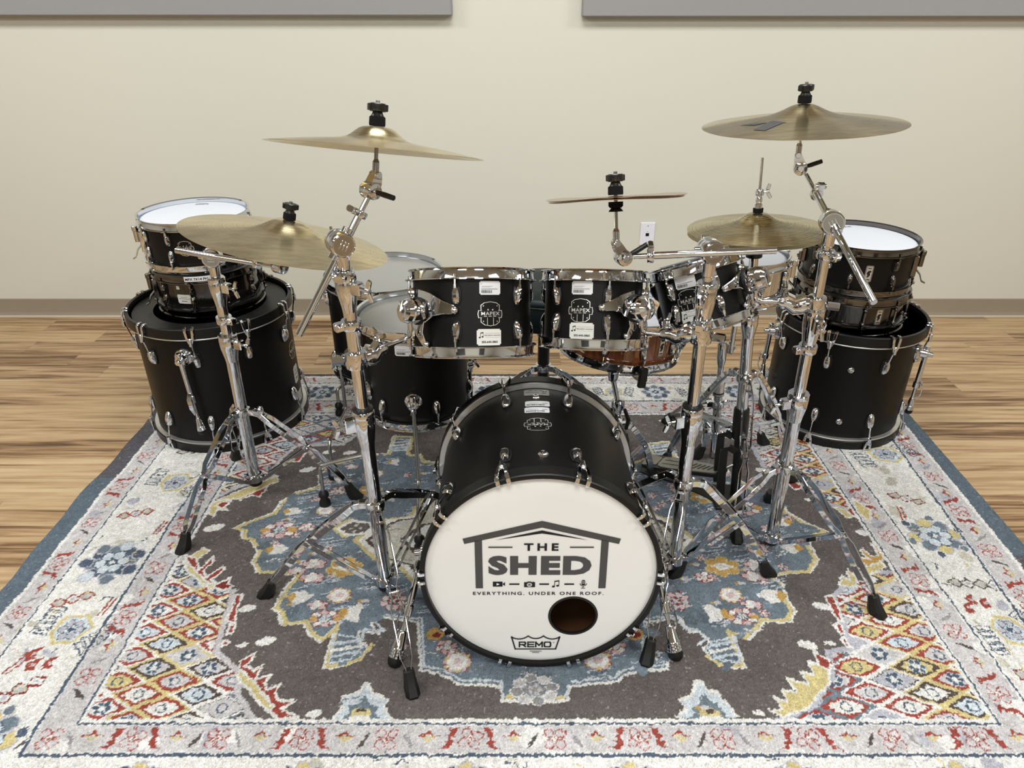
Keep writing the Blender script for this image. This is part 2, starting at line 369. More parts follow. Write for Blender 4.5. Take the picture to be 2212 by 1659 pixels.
def note(a, c, h):
    """pair of beamed quavers"""
    x, y = c; r = 0.17*h
    for dx, dy in ((-0.3, -0.42), (0.3, -0.30)):
        a.disc((x+dx*h*0.8, y+dy*h), r, 12, r*0.8); a.rect(x+dx*h*0.8+r*0.6, y+dy*h, x+dx*h*0.8+r, y+dy*h+0.8*h)
    a.poly([(x-0.24*h+r*0.6, y+0.38*h), (x-0.24*h+r*0.6, y+0.22*h), (x+0.24*h+r, y+0.34*h), (x+0.24*h+r, y+0.5*h)])
# ------------------------------------------------------------------ drum parts (local z is the drum's axis, phi 0 faces local -y)
def spin(phi, R=0.0, z=0.0, flip=False):
    """local x = outwards at phi, local z = along the axis (reversed when flip)"""
    c, s = math.sin(phi), -math.cos(phi)
    m = Matrix(((c, -s, 0, c*R), (s, c, 0, s*R), (0, 0, 1, z), (0, 0, 0, 1)))
    if flip: m = m @ Matrix.Rotation(math.pi, 4, 'X')
    return m
MESH = {}
def lug_mesh(kind, m):
    """bullet lug with facets, rod leaves at the wide end (+z)"""
    key = ('lug', kind, m.name)
    if key in MESH: return MESH[key]
    b = MB()
    if kind == 'tube':
        b.cyl((0.010, 0, -0.036), (0.010, 0, 0.036), 0.0042, n=10, ch=0.001)
        for z in (-0.026, 0.026): b.cyl((-0.001, 0, z), (0.010, 0, z), 0.005, n=10); b.ball(0.0075, Matrix.Translation((0.010, 0, z)), 10)
    else:
        k = {'tom': 1.08, 'bass': 1.3}.get(kind, 0.95)
        secs = []
        for z, w, d in ((-0.0225, 0.003, 0.003), (-0.0205, 0.0068, 0.0068), (-0.015, 0.0092, 0.0115), (-0.006, 0.0104, 0.0155), (0.003, 0.0102, 0.0172), (0.011, 0.0088, 0.0168), (0.0165, 0.0072, 0.0150), (0.019, 0.0062, 0.0130)):
            secs.append([(-0.001, -w*k, z*k)]+[(d*k*math.cos(R_(a))**0.8, w*k*math.sin(R_(a)), z*k) for a in (-72, -48, -20, 20, 48, 72)]+[(-0.001, w*k, z*k)])
        b.loft(secs)
    MESH[key] = b.mesh('lug', m, 30); return MESH[key]
def gasket_mesh(kind):
    key = ('gasket', kind)
    if key not in MESH:
        k = {'tom': 1.08, 'bass': 1.3}.get(kind, 0.95); b = MB()
        b.loft([[(x, y*q*k, z*q*k) for y, z in ((-0.0085, 0.0205), (-0.0125, 0.004), (-0.0115, -0.012), (-0.007, -0.022), (0, -0.0255), (0.007, -0.022), (0.0115, -0.012), (0.0125, 0.004), (0.0085, 0.0205))] for x, q in ((-0.002, 1.0), (0.0022, 1.0), (0.0030, 0.95))])
        MESH[key] = b.mesh('gasket', RUBBER, 30)
    return MESH[key]
def rod_mesh(L, m, x=0.012, z0=0.016):
    key = ('rod', round(L, 4), round(x, 4), m.name)
    if key in MESH: return MESH[key]
    b = MB(); b.cyl((x, 0, z0), (x, 0, z0+L), 0.0028, n=8); b.cyl((x, 0, z0), (x, 0, z0+0.010), 0.0042, n=8)
    b.cyl((x, 0, z0+L-0.004), (x, 0, z0+L), 0.0062, n=10); b.cyl((x, 0, z0+L), (x, 0, z0+L+0.008), 0.0034, n=4)
    MESH[key] = b.mesh('tension_rod', m, 30); return MESH[key]
def hoop_mb(R, phis, z, up=1, deep=0.036):
    """triple flanged steel hoop with ears at the rods; outer edge away from the shell"""
    b = MB(); s = up
    pr = [(R+0.0165, -0.012), (R+0.0165, -0.0095), (R+0.0105, -0.0085), (R+0.0085, 0.004), (R+0.0085, deep-0.019), (R+0.0135, deep-0.0155), (R+0.0130, deep-0.0135), (R+0.0062, deep-0.0165),
          (R+0.0060, 0.0), (R+0.0062, -0.010), (R+0.0100, -0.012)]
    b.lathe([(r, z+s*zz) for r, zz in pr], None, 72, loop=True)
    for p in phis:
        M = spin(p, R+0.0125, z - s*0.0105)
        b.loft([[(x, y, q) for x, y in ((-0.006, -0.017), (0.004, -0.012), (0.009, -0.007), (0.009, 0.007), (0.004, 0.012), (-0.006, 0.017))] for q in (-0.0018*s, 0.0022*s)], M)
    return b
def drum(name, label, cat, M, R, h, n, phase, shell, hw=CHROME, hoopm=CHROME, top=COATED, bottom=CLEAR, group=None, lugs='tom', rim=0.0165, inside=MAPLEIN, hoop_deep=0.030, nb=None):
    """root at the lower hoop's outer edge; returns (root, shell z0, z1)"""
    t = thing(name, label, cat, M, group)
    e = hoop_deep - 0.0135; z0 = e + 0.002; z1 = z0 + h
    MB().lathe([(R, z0), (R, z1), (R-0.003, z1+0.001), (R-0.007, z1-0.003), (R-0.007, z0+0.003), (R-0.003, z0-0.001)], None, 80, loop=True).build('shell', shell, t, 35)
    phis = [phase + 2*math.pi*i/n for i in range(n)]
    hoop_mb(R, phis, z1 - 0.004 + 0.006, 1, hoop_deep).build('hoop', hoopm, t, 35)
    hoop_mb(R, phis, z0 + 0.004 - 0.006, -1, hoop_deep).build('hoop', hoopm, t, 35)
    MB().lathe([(0, z1+0.0022), (R*0.5, z1+0.0022), (R-0.006, z1+0.0022), (R+0.001, z1+0.001), (R+0.0055, z1-0.004), (R+0.0055, z1-0.007), (R+0.002, z1-0.006), (R-0.004, z1+0.0002), (0, z1+0.0005)], None, 72).build('drum_head', top, t, 35)
    MB().lathe([(0, z0-0.0022), (R*0.5, z0-0.0022), (R-0.006, z0-0.0022), (R+0.001, z0-0.001), (R+0.0055, z0+0.004), (R+0.0055, z0+0.007), (R+0.002, z0+0.006), (R-0.004, z0-0.0002), (0, z0-0.0005)], None, 72).build('drum_head', bottom, t, 35)
    if lugs == 'tube':
        zm = (z0+z1)/2; Lr = (z1-z0)/2 - 0.036 + 0.001
        for p in phis:
            l = put('lug', lug_mesh('tube', hw), t, spin(p, R, zm))
            put('tension_rod', rod_mesh(Lr, hw, 0.0125, 0.034), l); put('tension_rod', rod_mesh(Lr, hw, 0.0125, 0.034), l, Matrix.Rotation(math.pi, 4, 'X'))
    else:
        off = 0.048 if h < 0.2 else 0.054
        if h < 0.15: off = 0.042
        for p in phis:
            for (zz, fl) in ((z1-off, False), (z0+off, True)):
                l = put('lug', lug_mesh(lugs, hw), t, spin(p, R, zz, fl)); put('gasket', gasket_mesh(lugs), l)
                put('tension_rod', rod_mesh(off-0.016-0.006, hw, 0.0125, 0.016), l)
    return t, z0, z1
def claw_mesh(R, m):
    """two curved prongs that hook over the wooden hoop; local x outwards, z = 0 at the hoop's outer face"""
    b = MB()
    for s in (-1, 1):
        path = [(-0.013, 0.0125*s, 0.0035), (-0.006, 0.0125*s, 0.0055), (0.0015, 0.0125*s, 0.0045), (0.0065, 0.0120*s, -0.001), (0.0075, 0.0110*s, -0.014), (0.0085, 0.0090*s, -0.030), (0.0095, 0.0040*s, -0.046), (0.0095, 0.0015*s, -0.052)]
        b.strip(path, (0, 1, 0), [0.0085, 0.0095, 0.010, 0.010, 0.0095, 0.009, 0.008, 0.007], 0.005)
    b.cyl((0.0095, 0, -0.058), (0.0095, 0, -0.034), 0.0065, n=12, ch=0.001); b.ball(0.0065, Matrix.Translation((0.0095, 0, -0.034)), 10)
    return b.mesh('claw', m, 35)
def bass_drum(name, label, M, R, L, n, phase, hw=CHROME, rims=(True, True), top=EBONY, port=None, group=None, lug_at=0.128, lug_back=None):
    """root on the lower hoop's outer face, z to the upper one; R is the hoops' outer radius"""
    t = thing(name, label, 'bass drum', M, group)
    Rs = R-0.019; hd = 0.038
    MB().lathe([(Rs, hd-0.004), (Rs, L-hd+0.004), (Rs-0.008, L-hd+0.004), (Rs-0.008, hd-0.004)], None, 96, loop=True).build('shell', MATTE, t, 35)
    MB().lathe([(Rs-0.0083, hd-0.002), (Rs-0.0083, L-hd+0.002)], None, 96, caps=False).build('shell_lining', MAPLEIN, t, 35)
    for z, s in ((0, 1), (L, -1)):
        pr = [(R-0.013, 0.001), (R-0.0105, 0), (R-0.0025, 0), (R, 0.0025), (R, hd-0.002), (R-0.002, hd), (R-0.011, hd), (R-0.013, hd-0.002)]
        MB().lathe([(r, z+s*q) for r, q in pr], None, 96, loop=True).build('hoop', HOOPB, t, 35)
        if rims[0 if s > 0 else 1]:
            pr = [(Rs+0.001, hd-0.001), (R-0.004, hd-0.001), (R-0.0025, hd+0.002), (R-0.004, hd+0.0055), (Rs+0.001, hd+0.0065)]
            MB().lathe([(r, z+s*q) for r, q in pr], None, 96, caps=False).build('head_rim', SILVER, t, 35)
    zb, zt = 0.018, L-0.018
    MB().lathe([(1e-4, zb), (R*0.6, zb), (R-0.0128, zb)], None, 80).build('drum_head', EBONY, t)
    if port is None:
        MB().lathe([(1e-4, zt), (R*0.6, zt), (R-0.0128, zt)], None, 80).build('drum_head', top, t)
        hd_ob = None
    else:
        zt = L-0.009
        (hx, hy, hr) = port; k = 96; vs = []; fs = []
        for j in range(13):
            q = j/12.0
            for i in range(k):
                a = 2*math.pi*i/k
                x0, y0 = hx+hr*math.cos(a), hy+hr*math.sin(a)
                # blend from the hole's edge to the head's edge
                x1, y1 = (R-0.0128)*math.cos(a), (R-0.0128)*math.sin(a)
                vs.append((x0+(x1-x0)*q, y0+(y1-y0)*q, zt - 0.003*max(0, (q-0.93)/0.07)**2))
        for j in range(12):
            for i in range(k): fs.append((j*k+i, j*k+(i+1) % k, (j+1)*k+(i+1) % k, (j+1)*k+i))
        b = MB(); b.add(vs, fs); hd_ob = b.build('drum_head', top, t)
        MB().lathe([(hr+0.0045, 0.0002), (hr+0.004, 0.0014), (hr-0.001, 0.0014), (hr-0.0015, -0.004), (hr-0.0005, -0.004)], Matrix.Translation((hx, hy, zt)), 48, caps=False).build('port_ring', PLASTIC, hd_ob)
    cm = claw_mesh(R, hw)
    Lr = lug_at - 0.058 - 0.012
    for p in [phase + 2*math.pi*i/n for i in range(n)]:
        for fl in (False, True):
            la = lug_back if (fl and lug_back) else lug_at; Lr = la - 0.058 - 0.012
            base = Matrix.Translation((0, 0, L/2)) @ spin(p, 0, 0, fl)
            c = put('claw', cm, t, base @ Matrix.Translation((R, 0, L/2)))
            l = put('lug', lug_mesh('bass', hw), t, base @ Matrix.Translation((Rs, 0, L/2-la))); put('gasket', gasket_mesh('bass'), l)
            key = ('bdrod', round(Lr, 4), hw.name)
            if key not in MESH:
                b = MB(); b.cyl((0.013, 0, 0.014), (0.0285-0.004, 0, 0.014+Lr), 0.003, n=8); b.cyl((0.013, 0, 0.014), (0.0135, 0, 0.024), 0.0046, n=8)
                MESH[key] = b.mesh('tension_rod', hw, 30)
            put('tension_rod', MESH[key], l)
    return t, hd_ob, zt
def spur(t, phi, R, z, tip, M_inv, big=1.0):
    """side spur: bracket disc on the shell, tube, knob and bell foot; tip in the drum's own space"""
    base = Vector((math.sin(phi)*R, -math.cos(phi)*R, z)); out = Vector((math.sin(phi), -math.cos(phi), 0))
    s = MB(); s.cyl(base-out*0.004, base+out*0.012, 0.034, 0.030, n=24, ch=0.002); s.cyl(base+out*0.012, base+out*0.036, 0.020, 0.018, n=20, ch=0.002)
    root = s.build('spur_bracket', CHROME, t, 35)
    a = base + out*0.030; tip = Vector(tip); d = (tip-a).normalized()
    b = MB(); L = (tip-a).length
    b.cyl(a - d*0.028, a + d*(L*0.52), 0.0095, n=14, ch=0.001); b.cyl(a+d*(L*0.50), a+d*(L-0.050), 0.0062, n=12); b.cyl(a+d*(L*0.46), a+d*(L*0.56), 0.0125, n=14, ch=0.002)
    b.build('spur_tube', CHROME, t, 35)
    f = frame(tip, -d) @ Matrix.Scale(big, 4)
    MB().lathe([(0.0125, 0.018), (0.0150, 0.020), (0.0150, 0.024), (0.0138, 0.025), (0.0142, 0.030), (0.0130, 0.031), (0.0134, 0.036), (0.0118, 0.038), (0.0085, 0.066), (0.0062, 0.070)], f, 20).build('spur_cone', CHROME, t, 35)
    MB().lathe([(0.0, 0.0), (0.008, 0.0008), (0.0125, 0.005), (0.0145, 0.012), (0.0142, 0.020), (0.0, 0.0205)], f, 18).build('rubber_tip', RUBBER, t)
    k = MB(); side = d.cross(out).normalized(); p = a + d*(L*0.42)
    k.strip([p+out*0.008, p+out*0.020+d*0.02, p+out*0.022+d*0.055, p+out*0.012+d*0.085], side, [0.012, 0.018, 0.016, 0.006], 0.004)
    k.build('spur_lever', CHROME, t, 35)
    MB().cyl(a+out*0.004, a+out*0.024, 0.010, n=12, ch=0.002).build('spur_knob', CHROME, t, 35)
    return root
def wing(b, p, ax, up, s=1.0):
    """wing screw: stem along ax with a T head"""
    p = Vector(p); ax = Vector(ax).normalized(); up = Vector(up); up = (up-ax*up.dot(ax)).normalized()
    b.cyl(p, p+ax*0.018*s, 0.0042*s, n=10); q = p+ax*0.018*s
    b.cyl(q-ax*0.004*s, q+ax*0.006*s, 0.0075*s, n=12, ch=0.001)
    b.strip([q-up*0.025*s+ax*0.010*s, q-up*0.012*s+ax*0.004*s, q, q+up*0.012*s+ax*0.004*s, q+up*0.025*s+ax*0.010*s], ax, [0.010*s, 0.013*s, 0.010*s, 0.013*s, 0.010*s], 0.0065*s)
    return b
# ------------------------------------------------------------------ stands
def boot(leg_end, foot, tang, parent, s=1.0):
    """rubber foot: a boot that takes the leg's end and flares to the floor"""
    a = Vector(leg_end); f = Vector(foot); t = Vector(tang).normalized(); out = Vector((0, 0, 1)).cross(t)
    if out.dot(f-a) < 0: out = -out
    def sec(c, w, d, up):
        up = Vector(up).normalized(); q = up.cross(t).normalized()
        return [c + t*x*w + q*y*d for x, y in ((0.5, 0.28), (0.28, 0.5), (-0.28, 0.5), (-0.5, 0.28), (-0.5, -0.28), (-0.28, -0.5), (0.28, -0.5), (0.5, -0.28))]
    d = (a-f).normalized(); z = Vector((0, 0, 1))
    secs = [sec(Vector((f.x, f.y, 0.0)) + out*0.004, 0.033*s, 0.045*s, z), sec(Vector((f.x, f.y, 0.010*s)) + out*0.002, 0.036*s, 0.047*s, z),
            sec(Vector((f.x, f.y, 0)) + d*0.022*s + z*0.003, 0.031*s, 0.037*s, d+z*0.6), sec(f + d*0.040*s, 0.028*s, 0.029*s, d), sec(f + d*0.058*s, 0.026*s, 0.024*s, d), sec(f+d*0.061*s, 0.022*s, 0.018*s, d)]
    return MB().loft(secs).build('rubber_foot', RUBBER, parent, 35, world=True)
def tripod(t, top, bot, feet, r, spread=0.033, bend=0.016, wire=False, bar=0.0185):
    """collar, three double-strip legs with rubber feet, and braces to the lower bracket"""
    ax = (top-bot).normalized()
    c = MB(); c.lathe([(r+0.0015, -0.016), (r+0.007, -0.014), (r+0.0085, 0), (r+0.007, 0.012), (r+0.002, 0.015)], frame(top, ax), 24)
    l = MB(); l.lathe([(r+0.001, -0.014), (r+0.007, -0.012), (r+0.007, 0.012), (r+0.001, 0.014)], frame(bot, ax), 24)
    for f in feet:
        f = Vector(f); h = Vector((f.x-top.x, f.y-top.y, 0)).normalized()
        c.box(0.022, 0.020, 0.022, frame(top + h*(r+0.014), ax, h)); l.box(0.018, 0.016, 0.016, frame(bot + h*(r+0.011), ax, h))
    c.build('tripod_collar', CHROME, t, 35, world=True); l.build('brace_bracket', CHROME, t, 35, world=True)
    for f in feet:
        f = Vector(f); h = Vector((f.x-top.x, f.y-top.y, 0)).normalized(); tg = Vector((0, 0, 1)).cross(h)
        p0 = top + h*(r+0.018); p1 = p0 + h*0.022 + Vector((0, 0, -0.006)); end = Vector((f.x, f.y, 0)) - h*0.018 + Vector((0, 0, 0.046))
        nrm = (end-p1).cross(tg).normalized()
        if nrm.z < 0: nrm = -nrm
        def at(k, off=0.0): return p1.lerp(end, k) + nrm*(math.sin(math.pi*k)*bend)
        ks = [(0, 0.5), (0.05, 0.75), (0.11, 1), (0.40, 1), (0.455, 0.52), (0.53, 0.52), (0.59, 0.95), (0.90, 0.85), (0.96, 0.42), (1.0, 0.40)]
        b = MB(); w = bar
        for s in (-1, 1):
            pts = [p0 + tg*s*spread*0.5*0.5] + [at(k) + tg*s*spread*0.5*q for k, q in ks]
            b.strip(pts, nrm, w, 0.0026)
        for k in (0.49, 0.03, 0.985): b.cyl(at(k)-tg*spread*0.36, at(k)+tg*spread*0.36, 0.0042, n=10)
        leg = b.build('leg', CHROME, t, 30, world=True)
        boot(at(1.0), f, tg, leg)
        q0 = at(0.49); q1 = bot + h*(r+0.016)
        b = MB(); side = (q1-q0).cross(tg).normalized()
        for s in (-1, 1): b.strip([q0 + tg*s*0.0075, q0.lerp(q1, 0.08)+tg*s*0.010, q0.lerp(q1, 0.92)+tg*s*0.010, q1 + tg*s*0.0075], side, 0.013, 0.002)
        b.build('brace', CHROME, t, 30, world=True)
def ring_clamp(t, p, ax, r, out, h=0.022, name='memory_lock'):
    """hinged ring with a screw block"""
    out = Vector(out); out = (out - ax*out.dot(ax)).normalized(); b = MB()
    b.lathe([(r+0.001, -h/2), (r+0.007, -h/2), (r+0.008, -h/2+0.002), (r+0.008, h/2-0.002), (r+0.007, h/2), (r+0.001, h/2)], frame(p, ax), 24)
    b.box(0.026, 0.020, h*0.92, frame(p + out*(r+0.012), ax, out)); f = frame(p+out*(r+0.016), ax, out)
    b.cyl(f @ Vector((0, -0.015, 0)), f @ Vector((0, 0.015, 0)), 0.0065, n=12, ch=0.001)
    return b.build(name, CHROME, t, 35, world=True)
def pole_joint(t, p, ax, r_low, r_up, out, big=1.0, insert=True, wing_side=None):
    """height joint: flared sleeve, black nylon bush and a wing screw"""
    out = Vector(out); out = (out-ax*out.dot(ax)).normalized(); b = MB(); f = frame(p, ax)
    h = 0.030*big
    b.lathe([(r_low+0.0005, -2.0*h), (r_low+0.0025, -1.5*h), (r_low+0.0085, -0.4*h), (r_low+0.0095, h*0.45), (r_low+0.0090, h*0.5), (r_low+0.0095, h*0.55), (r_low+0.0095, h*0.9), (r_low+0.007, h), (r_up+0.003, h)], f, 28)
    ws = Vector(wing_side) if wing_side is not None else out
    ws = (ws-ax*ws.dot(ax)).normalized()
    b.box(0.034, 0.022, 0.030*big, frame(p + ws*(r_low+0.014), ax, ws))
    j = b.build('height_joint', CHROME, t, 35, world=True)
    if insert: MB().lathe([(r_up+0.0005, h-0.002), (r_low+0.0072, h-0.002), (r_low+0.0072, h+0.003), (r_up+0.0045, h+0.005), (r_up+0.0005, h+0.006)], f, 24).build('nylon_bush', PLASTIC, j, 35, world=True)
    wing(MB(), p + ws*(r_low+0.028), ws, ax, 1.0).build('wing_screw', CHROME, j, 35, world=True)
    return j
def boom_tilter(t, p, ax, face, arm, r=0.028):
    """ratchet tilter: two facing discs on the pole's head, gripping the boom arm"""
    face = Vector(face).normalized(); b = MB(); f = frame(p, face, ax)
    b.lathe([(r*0.55, -0.034), (r*0.86, -0.031), (r*0.98, -0.026), (r, -0.018), (r*0.97, -0.013), (r*0.9, -0.0125), (r*0.97, -0.012), (r*1.0, -0.008), (r*1.0, -0.001), (r*0.93, 0.0), (r*1.0, 0.001), (r*1.0, 0.014), (r*0.95, 0.019), (r*0.86, 0.021)], f, 36)
    b.cyl(p - ax*(r+0.030), p - ax*(r*0.6), 0.0145, 0.0165, n=20, ch=0.001)
    b.cyl(p - arm*(r+0.010), p + arm*(r+0.010), 0.012, n=16, ch=0.001)
    o = b.build('boom_tilter', CHROME, t, 35, world=True)
    m = MB(); g = frame(p+face*0.0205, face, ax)
    m.lathe([(0, 0.0), (r*0.80, 0.0), (r*0.80, 0.0012), (0, 0.0012)], g, 28)
    o2 = m.build('tilter_cap', STEEL, o, 35, world=True)
    e = MB(); gg = frame(p+face*0.0222, face, arm)
    for y in (-0.0075, 0, 0.0075): e.box(0.020, 0.0032, 0.002, gg @ Matrix.Translation((0, y, 0)), 0.0004)
    e.build('emblem', CHROME, o, 35, world=True)
    w = MB(); wing(w, p - face*0.034, -face, ax, 0.9); w.build('wing_screw', CHROME, o, 35, world=True)
    return o
def cymbal_head(t, p, up, face, lever_dir, arm_from, seat, n_cym, topper_at, clutch=True, r=0.0185, stack=0.0):
    """cymbal tilter at p, post to the cymbal seat, felts, wing nut.  seat: point under the bell, n_cym: axis, topper_at: height over seat"""
    p = Vector(p); face = Vector(face).normalized(); seat = Vector(seat); n = Vector(n_cym).normalized()
    hgt = (seat-p).dot(n) - 0.034; q0 = seat - n*max(hgt, 0.03); up = (q0-p).normalized(); b = MB(); f = frame(p, face, n)
    b.lathe([(r*0.6, -0.022), (r*0.93, -0.020), (r, -0.016), (r, -0.003), (r*0.93, -0.002), (r*0.93, 0.0), (r, 0.001), (r, 0.011), (r*0.9, 0.015), (r*0.45, 0.017), (0.0, 0.0175)], f, 32)
    cr = face.cross(n).normalized(); Lb = (q0-p).length
    b.loft([[p+up*q+cr*x+n*0.0+face*y for x, y in ((-w, -d), (w, -d), (w, d), (-w, d))] for q, w, d in ((0.0, 0.013, 0.013), (Lb*0.5, 0.0135, 0.012), (Lb*0.95, 0.0105, 0.010), (Lb*1.12, 0.008, 0.008))])
    b.cyl(q0-face*0.014, q0+face*0.014, 0.0075, n=14, ch=0.001)
    b.cyl(p + face*0.015, p+face*0.022, 0.008, n=16, ch=0.001)
    h = b.build('cymbal_tilter', CHROME, t, 35, world=True)
    ld = Vector(lever_dir).normalized()
    l = MB(); l.tube([p+face*0.006+ld*0.012, p+face*0.010+ld*0.030, p+face*0.010+ld*0.058], [0.005, 0.0062, 0.0058], 10); l.build('tilter_lever', PLASTIC, h, 35, world=True)
    q = MB(); a = q0
    q.cyl(a, a+n*0.026, 0.0075, 0.0075, n=14, ch=0.001); q.cyl(a+n*0.026, a+n*0.032, 0.0075, 0.0045, n=14)
    q.tube([a+n*0.02, seat-n*0.02, seat+n*(topper_at+0.026)], 0.0045, 10)
    q.build('cymbal_post', STEEL, t, 35, world=True)
    toppers(t, seat, n, topper_at, stack)
def toppers(t, seat, n, z, stack=0.0):
    f = frame(seat, n)
    MB().lathe([(0.005, -0.016-stack), (0.013, -0.016-stack), (0.0165, -0.012-stack), (0.0165, -0.003-stack), (0.005, -0.003-stack)], f, 20).build('felt_washer', FELT, t, 35, world=True)
    MB().lathe([(0.005, z-0.024), (0.0165, z-0.024), (0.0172, z-0.020), (0.0168, z-0.007), (0.015, z-0.005), (0.005, z-0.005)], f, 22).build('felt_washer', FELT, t, 35, world=True)
    if stack: MB().lathe([(0.005, -0.030), (0.0165, -0.030), (0.0150, -0.027), (0.010, -0.022), (0.0155, -0.017), (0.0165, -0.012), (0.005, -0.012)], f, 22).build('cymbal_seat', PLASTIC, t, 35, world=True)
    b = MB(); b.lathe([(0.005, z-0.005), (0.014, z-0.005), (0.011, z+0.001), (0.010, z+0.004), (0.0165, z+0.0045), (0.0180, z+0.007), (0.0180, z+0.0185), (0.016, z+0.0205), (0.0045, z+0.0205)], f, 24)
    for a in (0.4, 0.4+math.pi): b.box(0.010, 0.014, 0.0135, f @ Matrix.Rotation(a, 4, 'Z') @ Matrix.Translation((0.0160, 0, z+0.0125)), 0.001)
    b.build('wing_nut', PLASTIC, t, 35, world=True)
def cymbal(name, label, M, R, bell_r, bell_h, bow, m=BRASS, group=None, pw=5.0, bend=None, lathe_n=128):
    """root at the cymbal's seat (under the bell), local z its axis"""
    t = thing(name, label, 'cymbal', M, group)
    up = []; k = 26
    for i in range(k+1):
        q = i/k; r = 0.006 + (R-0.006)*q**1.15
        z = bell_h*1.0/(1+(r/(0.80*bell_r))**pw)
        zb = -bow*((max(r, bell_r*0.7)-bell_r*0.7)/(R-bell_r*0.7))**1.55
        up.append((r, z+zb))
    pr = up + [(R-0.0004, up[-1][1]-0.0008)] + [(r, z-0.0014) for r, z in up[::-1][1:]]
    off = -bell_h + 0.0
    pr = [(r, z+off) for r, z in pr]
    b = MB(); b.lathe(pr, None, lathe_n, loop=True)
    if bend: b.v = [Vector(bend(p)) for p in b.v]
    b.build('cymbal_plate', m, t, 30)
    return t
def cym_z(r, R, bell_r, bell_h, bow, pw):
    return bell_h/(1+(r/(0.80*bell_r))**pw) - bow*((max(r, bell_r*0.7)-bell_r*0.7)/(R-bell_r*0.7))**1.55 - bell_h
def disc_axis(px, py, theta, e):
    """axis of a disc whose picture at (px, py) is an ellipse tilted by theta (clockwise) and opened by e"""
    v = -ray(px, py).normalized(); right = Vector((1, 0, 0)); right = (right - v*right.dot(v)).normalized(); up = v.cross(right).normalized()
    if up.z < 0: up = -up
    return ((up*math.cos(theta) + right*math.sin(theta))*math.cos(e) + v*math.sin(e)).normalized()
# ------------------------------------------------------------------ room
WY = 3.528
def slab(name, x0, x1, y0, y1, z0, z1, m, ch=0.0):
    b = MB(); b.box(x1-x0, y1-y0, z1-z0, Matrix.Translation(((x0+x1)/2, (y0+y1)/2, (z0+z1)/2)), ch); o = b.build(name, m, None, 0)
    return o
structure(slab('floor', -5.0, 5.0, -4.0, WY+0.1, -0.05, 0.0, FLOORM))
structure(slab('wall_back', -5.0, 5.0, WY, WY+0.1, 0.0, CEIL, WALLM))
structure(slab('wall_left', -5.1, -5.0, -4.0, WY+0.1, 0.0, CEIL, WALLD))
structure(slab('wall_right', 5.0, 5.1, -4.0, WY+0.1, 0.0, CEIL, WALLD))
structure(slab('wall_front', -5.0, 5.0, -4.1, -4.0, 0.0, CEIL, WALLD))
structure(slab('ceiling', -5.0, 5.0, -4.0, WY+0.1, CEIL, CEIL+0.05, CEILM))
b = MB(); b.prism([(0, 0), (-0.012, 0), (-0.010, 0.008), (-0.006, 0.018), (-0.0045, 0.030), (-0.004, 0.096), (-0.002, 0.099), (0, 0.099)], -5.0, 5.0, Matrix(((0, 0, 1, 0), (1, 0, 0, WY), (0, 1, 0, 0), (0, 0, 0, 1))))
structure(b.build('baseboard_back', BASEM, None, 30))
structure(slab('toe_glint_strip_1', -5.0, 5.0, WY-0.0175, WY-0.0115, 0.0, 0.007, GLINTM))  # thin strip carrying the painted toe reflection
def wall_panel(x0, x1, z0, z1, label):
    th = 0.05
    o = slab('acoustic_panel', x0, x1, WY-th, WY-0.001, z0, z1, PANELM, 0.006)
    return tag(o, label, 'acoustic panel', 'grey acoustic panels on the back wall')
wall_panel(-3.05, -0.262, 1.432, 2.65, 'grey fabric acoustic panel high on the wall, above the low wide bronze cymbal')
wall_panel(0.306, 3.1, 1.428, 2.65, 'grey fabric acoustic panel high on the wall, above the tall boom cymbal with dark emblem')
pl = thing('wall_plate', 'white wall plate with a single black data socket on the cream wall', 'wall plate', Matrix(((1, 0, 0, 0.6865), (0, 0, -1, WY), (0, 1, 0, 0.4505), (0, 0, 0, 1))))
b = MB(); b.box(0.072, 0.1165, 0.006, Matrix.Translation((0, 0, 0.003)), 0.0015); b.build('cover_plate', PLATE, pl, 30)
b = MB(); b.box(0.0165, 0.0155, 0.002, Matrix.Translation((0.0, -0.003, 0.0062)), 0.0003); b.build('data_socket', PLASTIC, pl, 30)
b = MB()
for y in (-0.042, 0.042): b.cyl((0, y, 0.005), (0, y, 0.0068), 0.003, n=10)
b.build('cover_screws', SILVER, pl, 30)
b = MB(); b.add([(-0.003, 0.011, 0.0062), (0.003, 0.011, 0.0062), (0, 0.016, 0.0062)], [(0, 1, 2)]); b.build('arrow_mark', INKGREY, pl, 0)

DARKREFLM = mat('dark_reflection_paint', (0.06, 0.055, 0.05), 0.5)  # dark slabs added unseen behind the camera, for contrast in the chrome
structure(slab('reflected_dark_slab_1', -2.9, -1.1, -3.99, -3.94, 0.0, 2.15, DARKREFLM))
structure(slab('reflected_dark_slab_2', 1.4, 2.4, -3.99, -3.94, 0.0, 2.15, DARKREFLM))
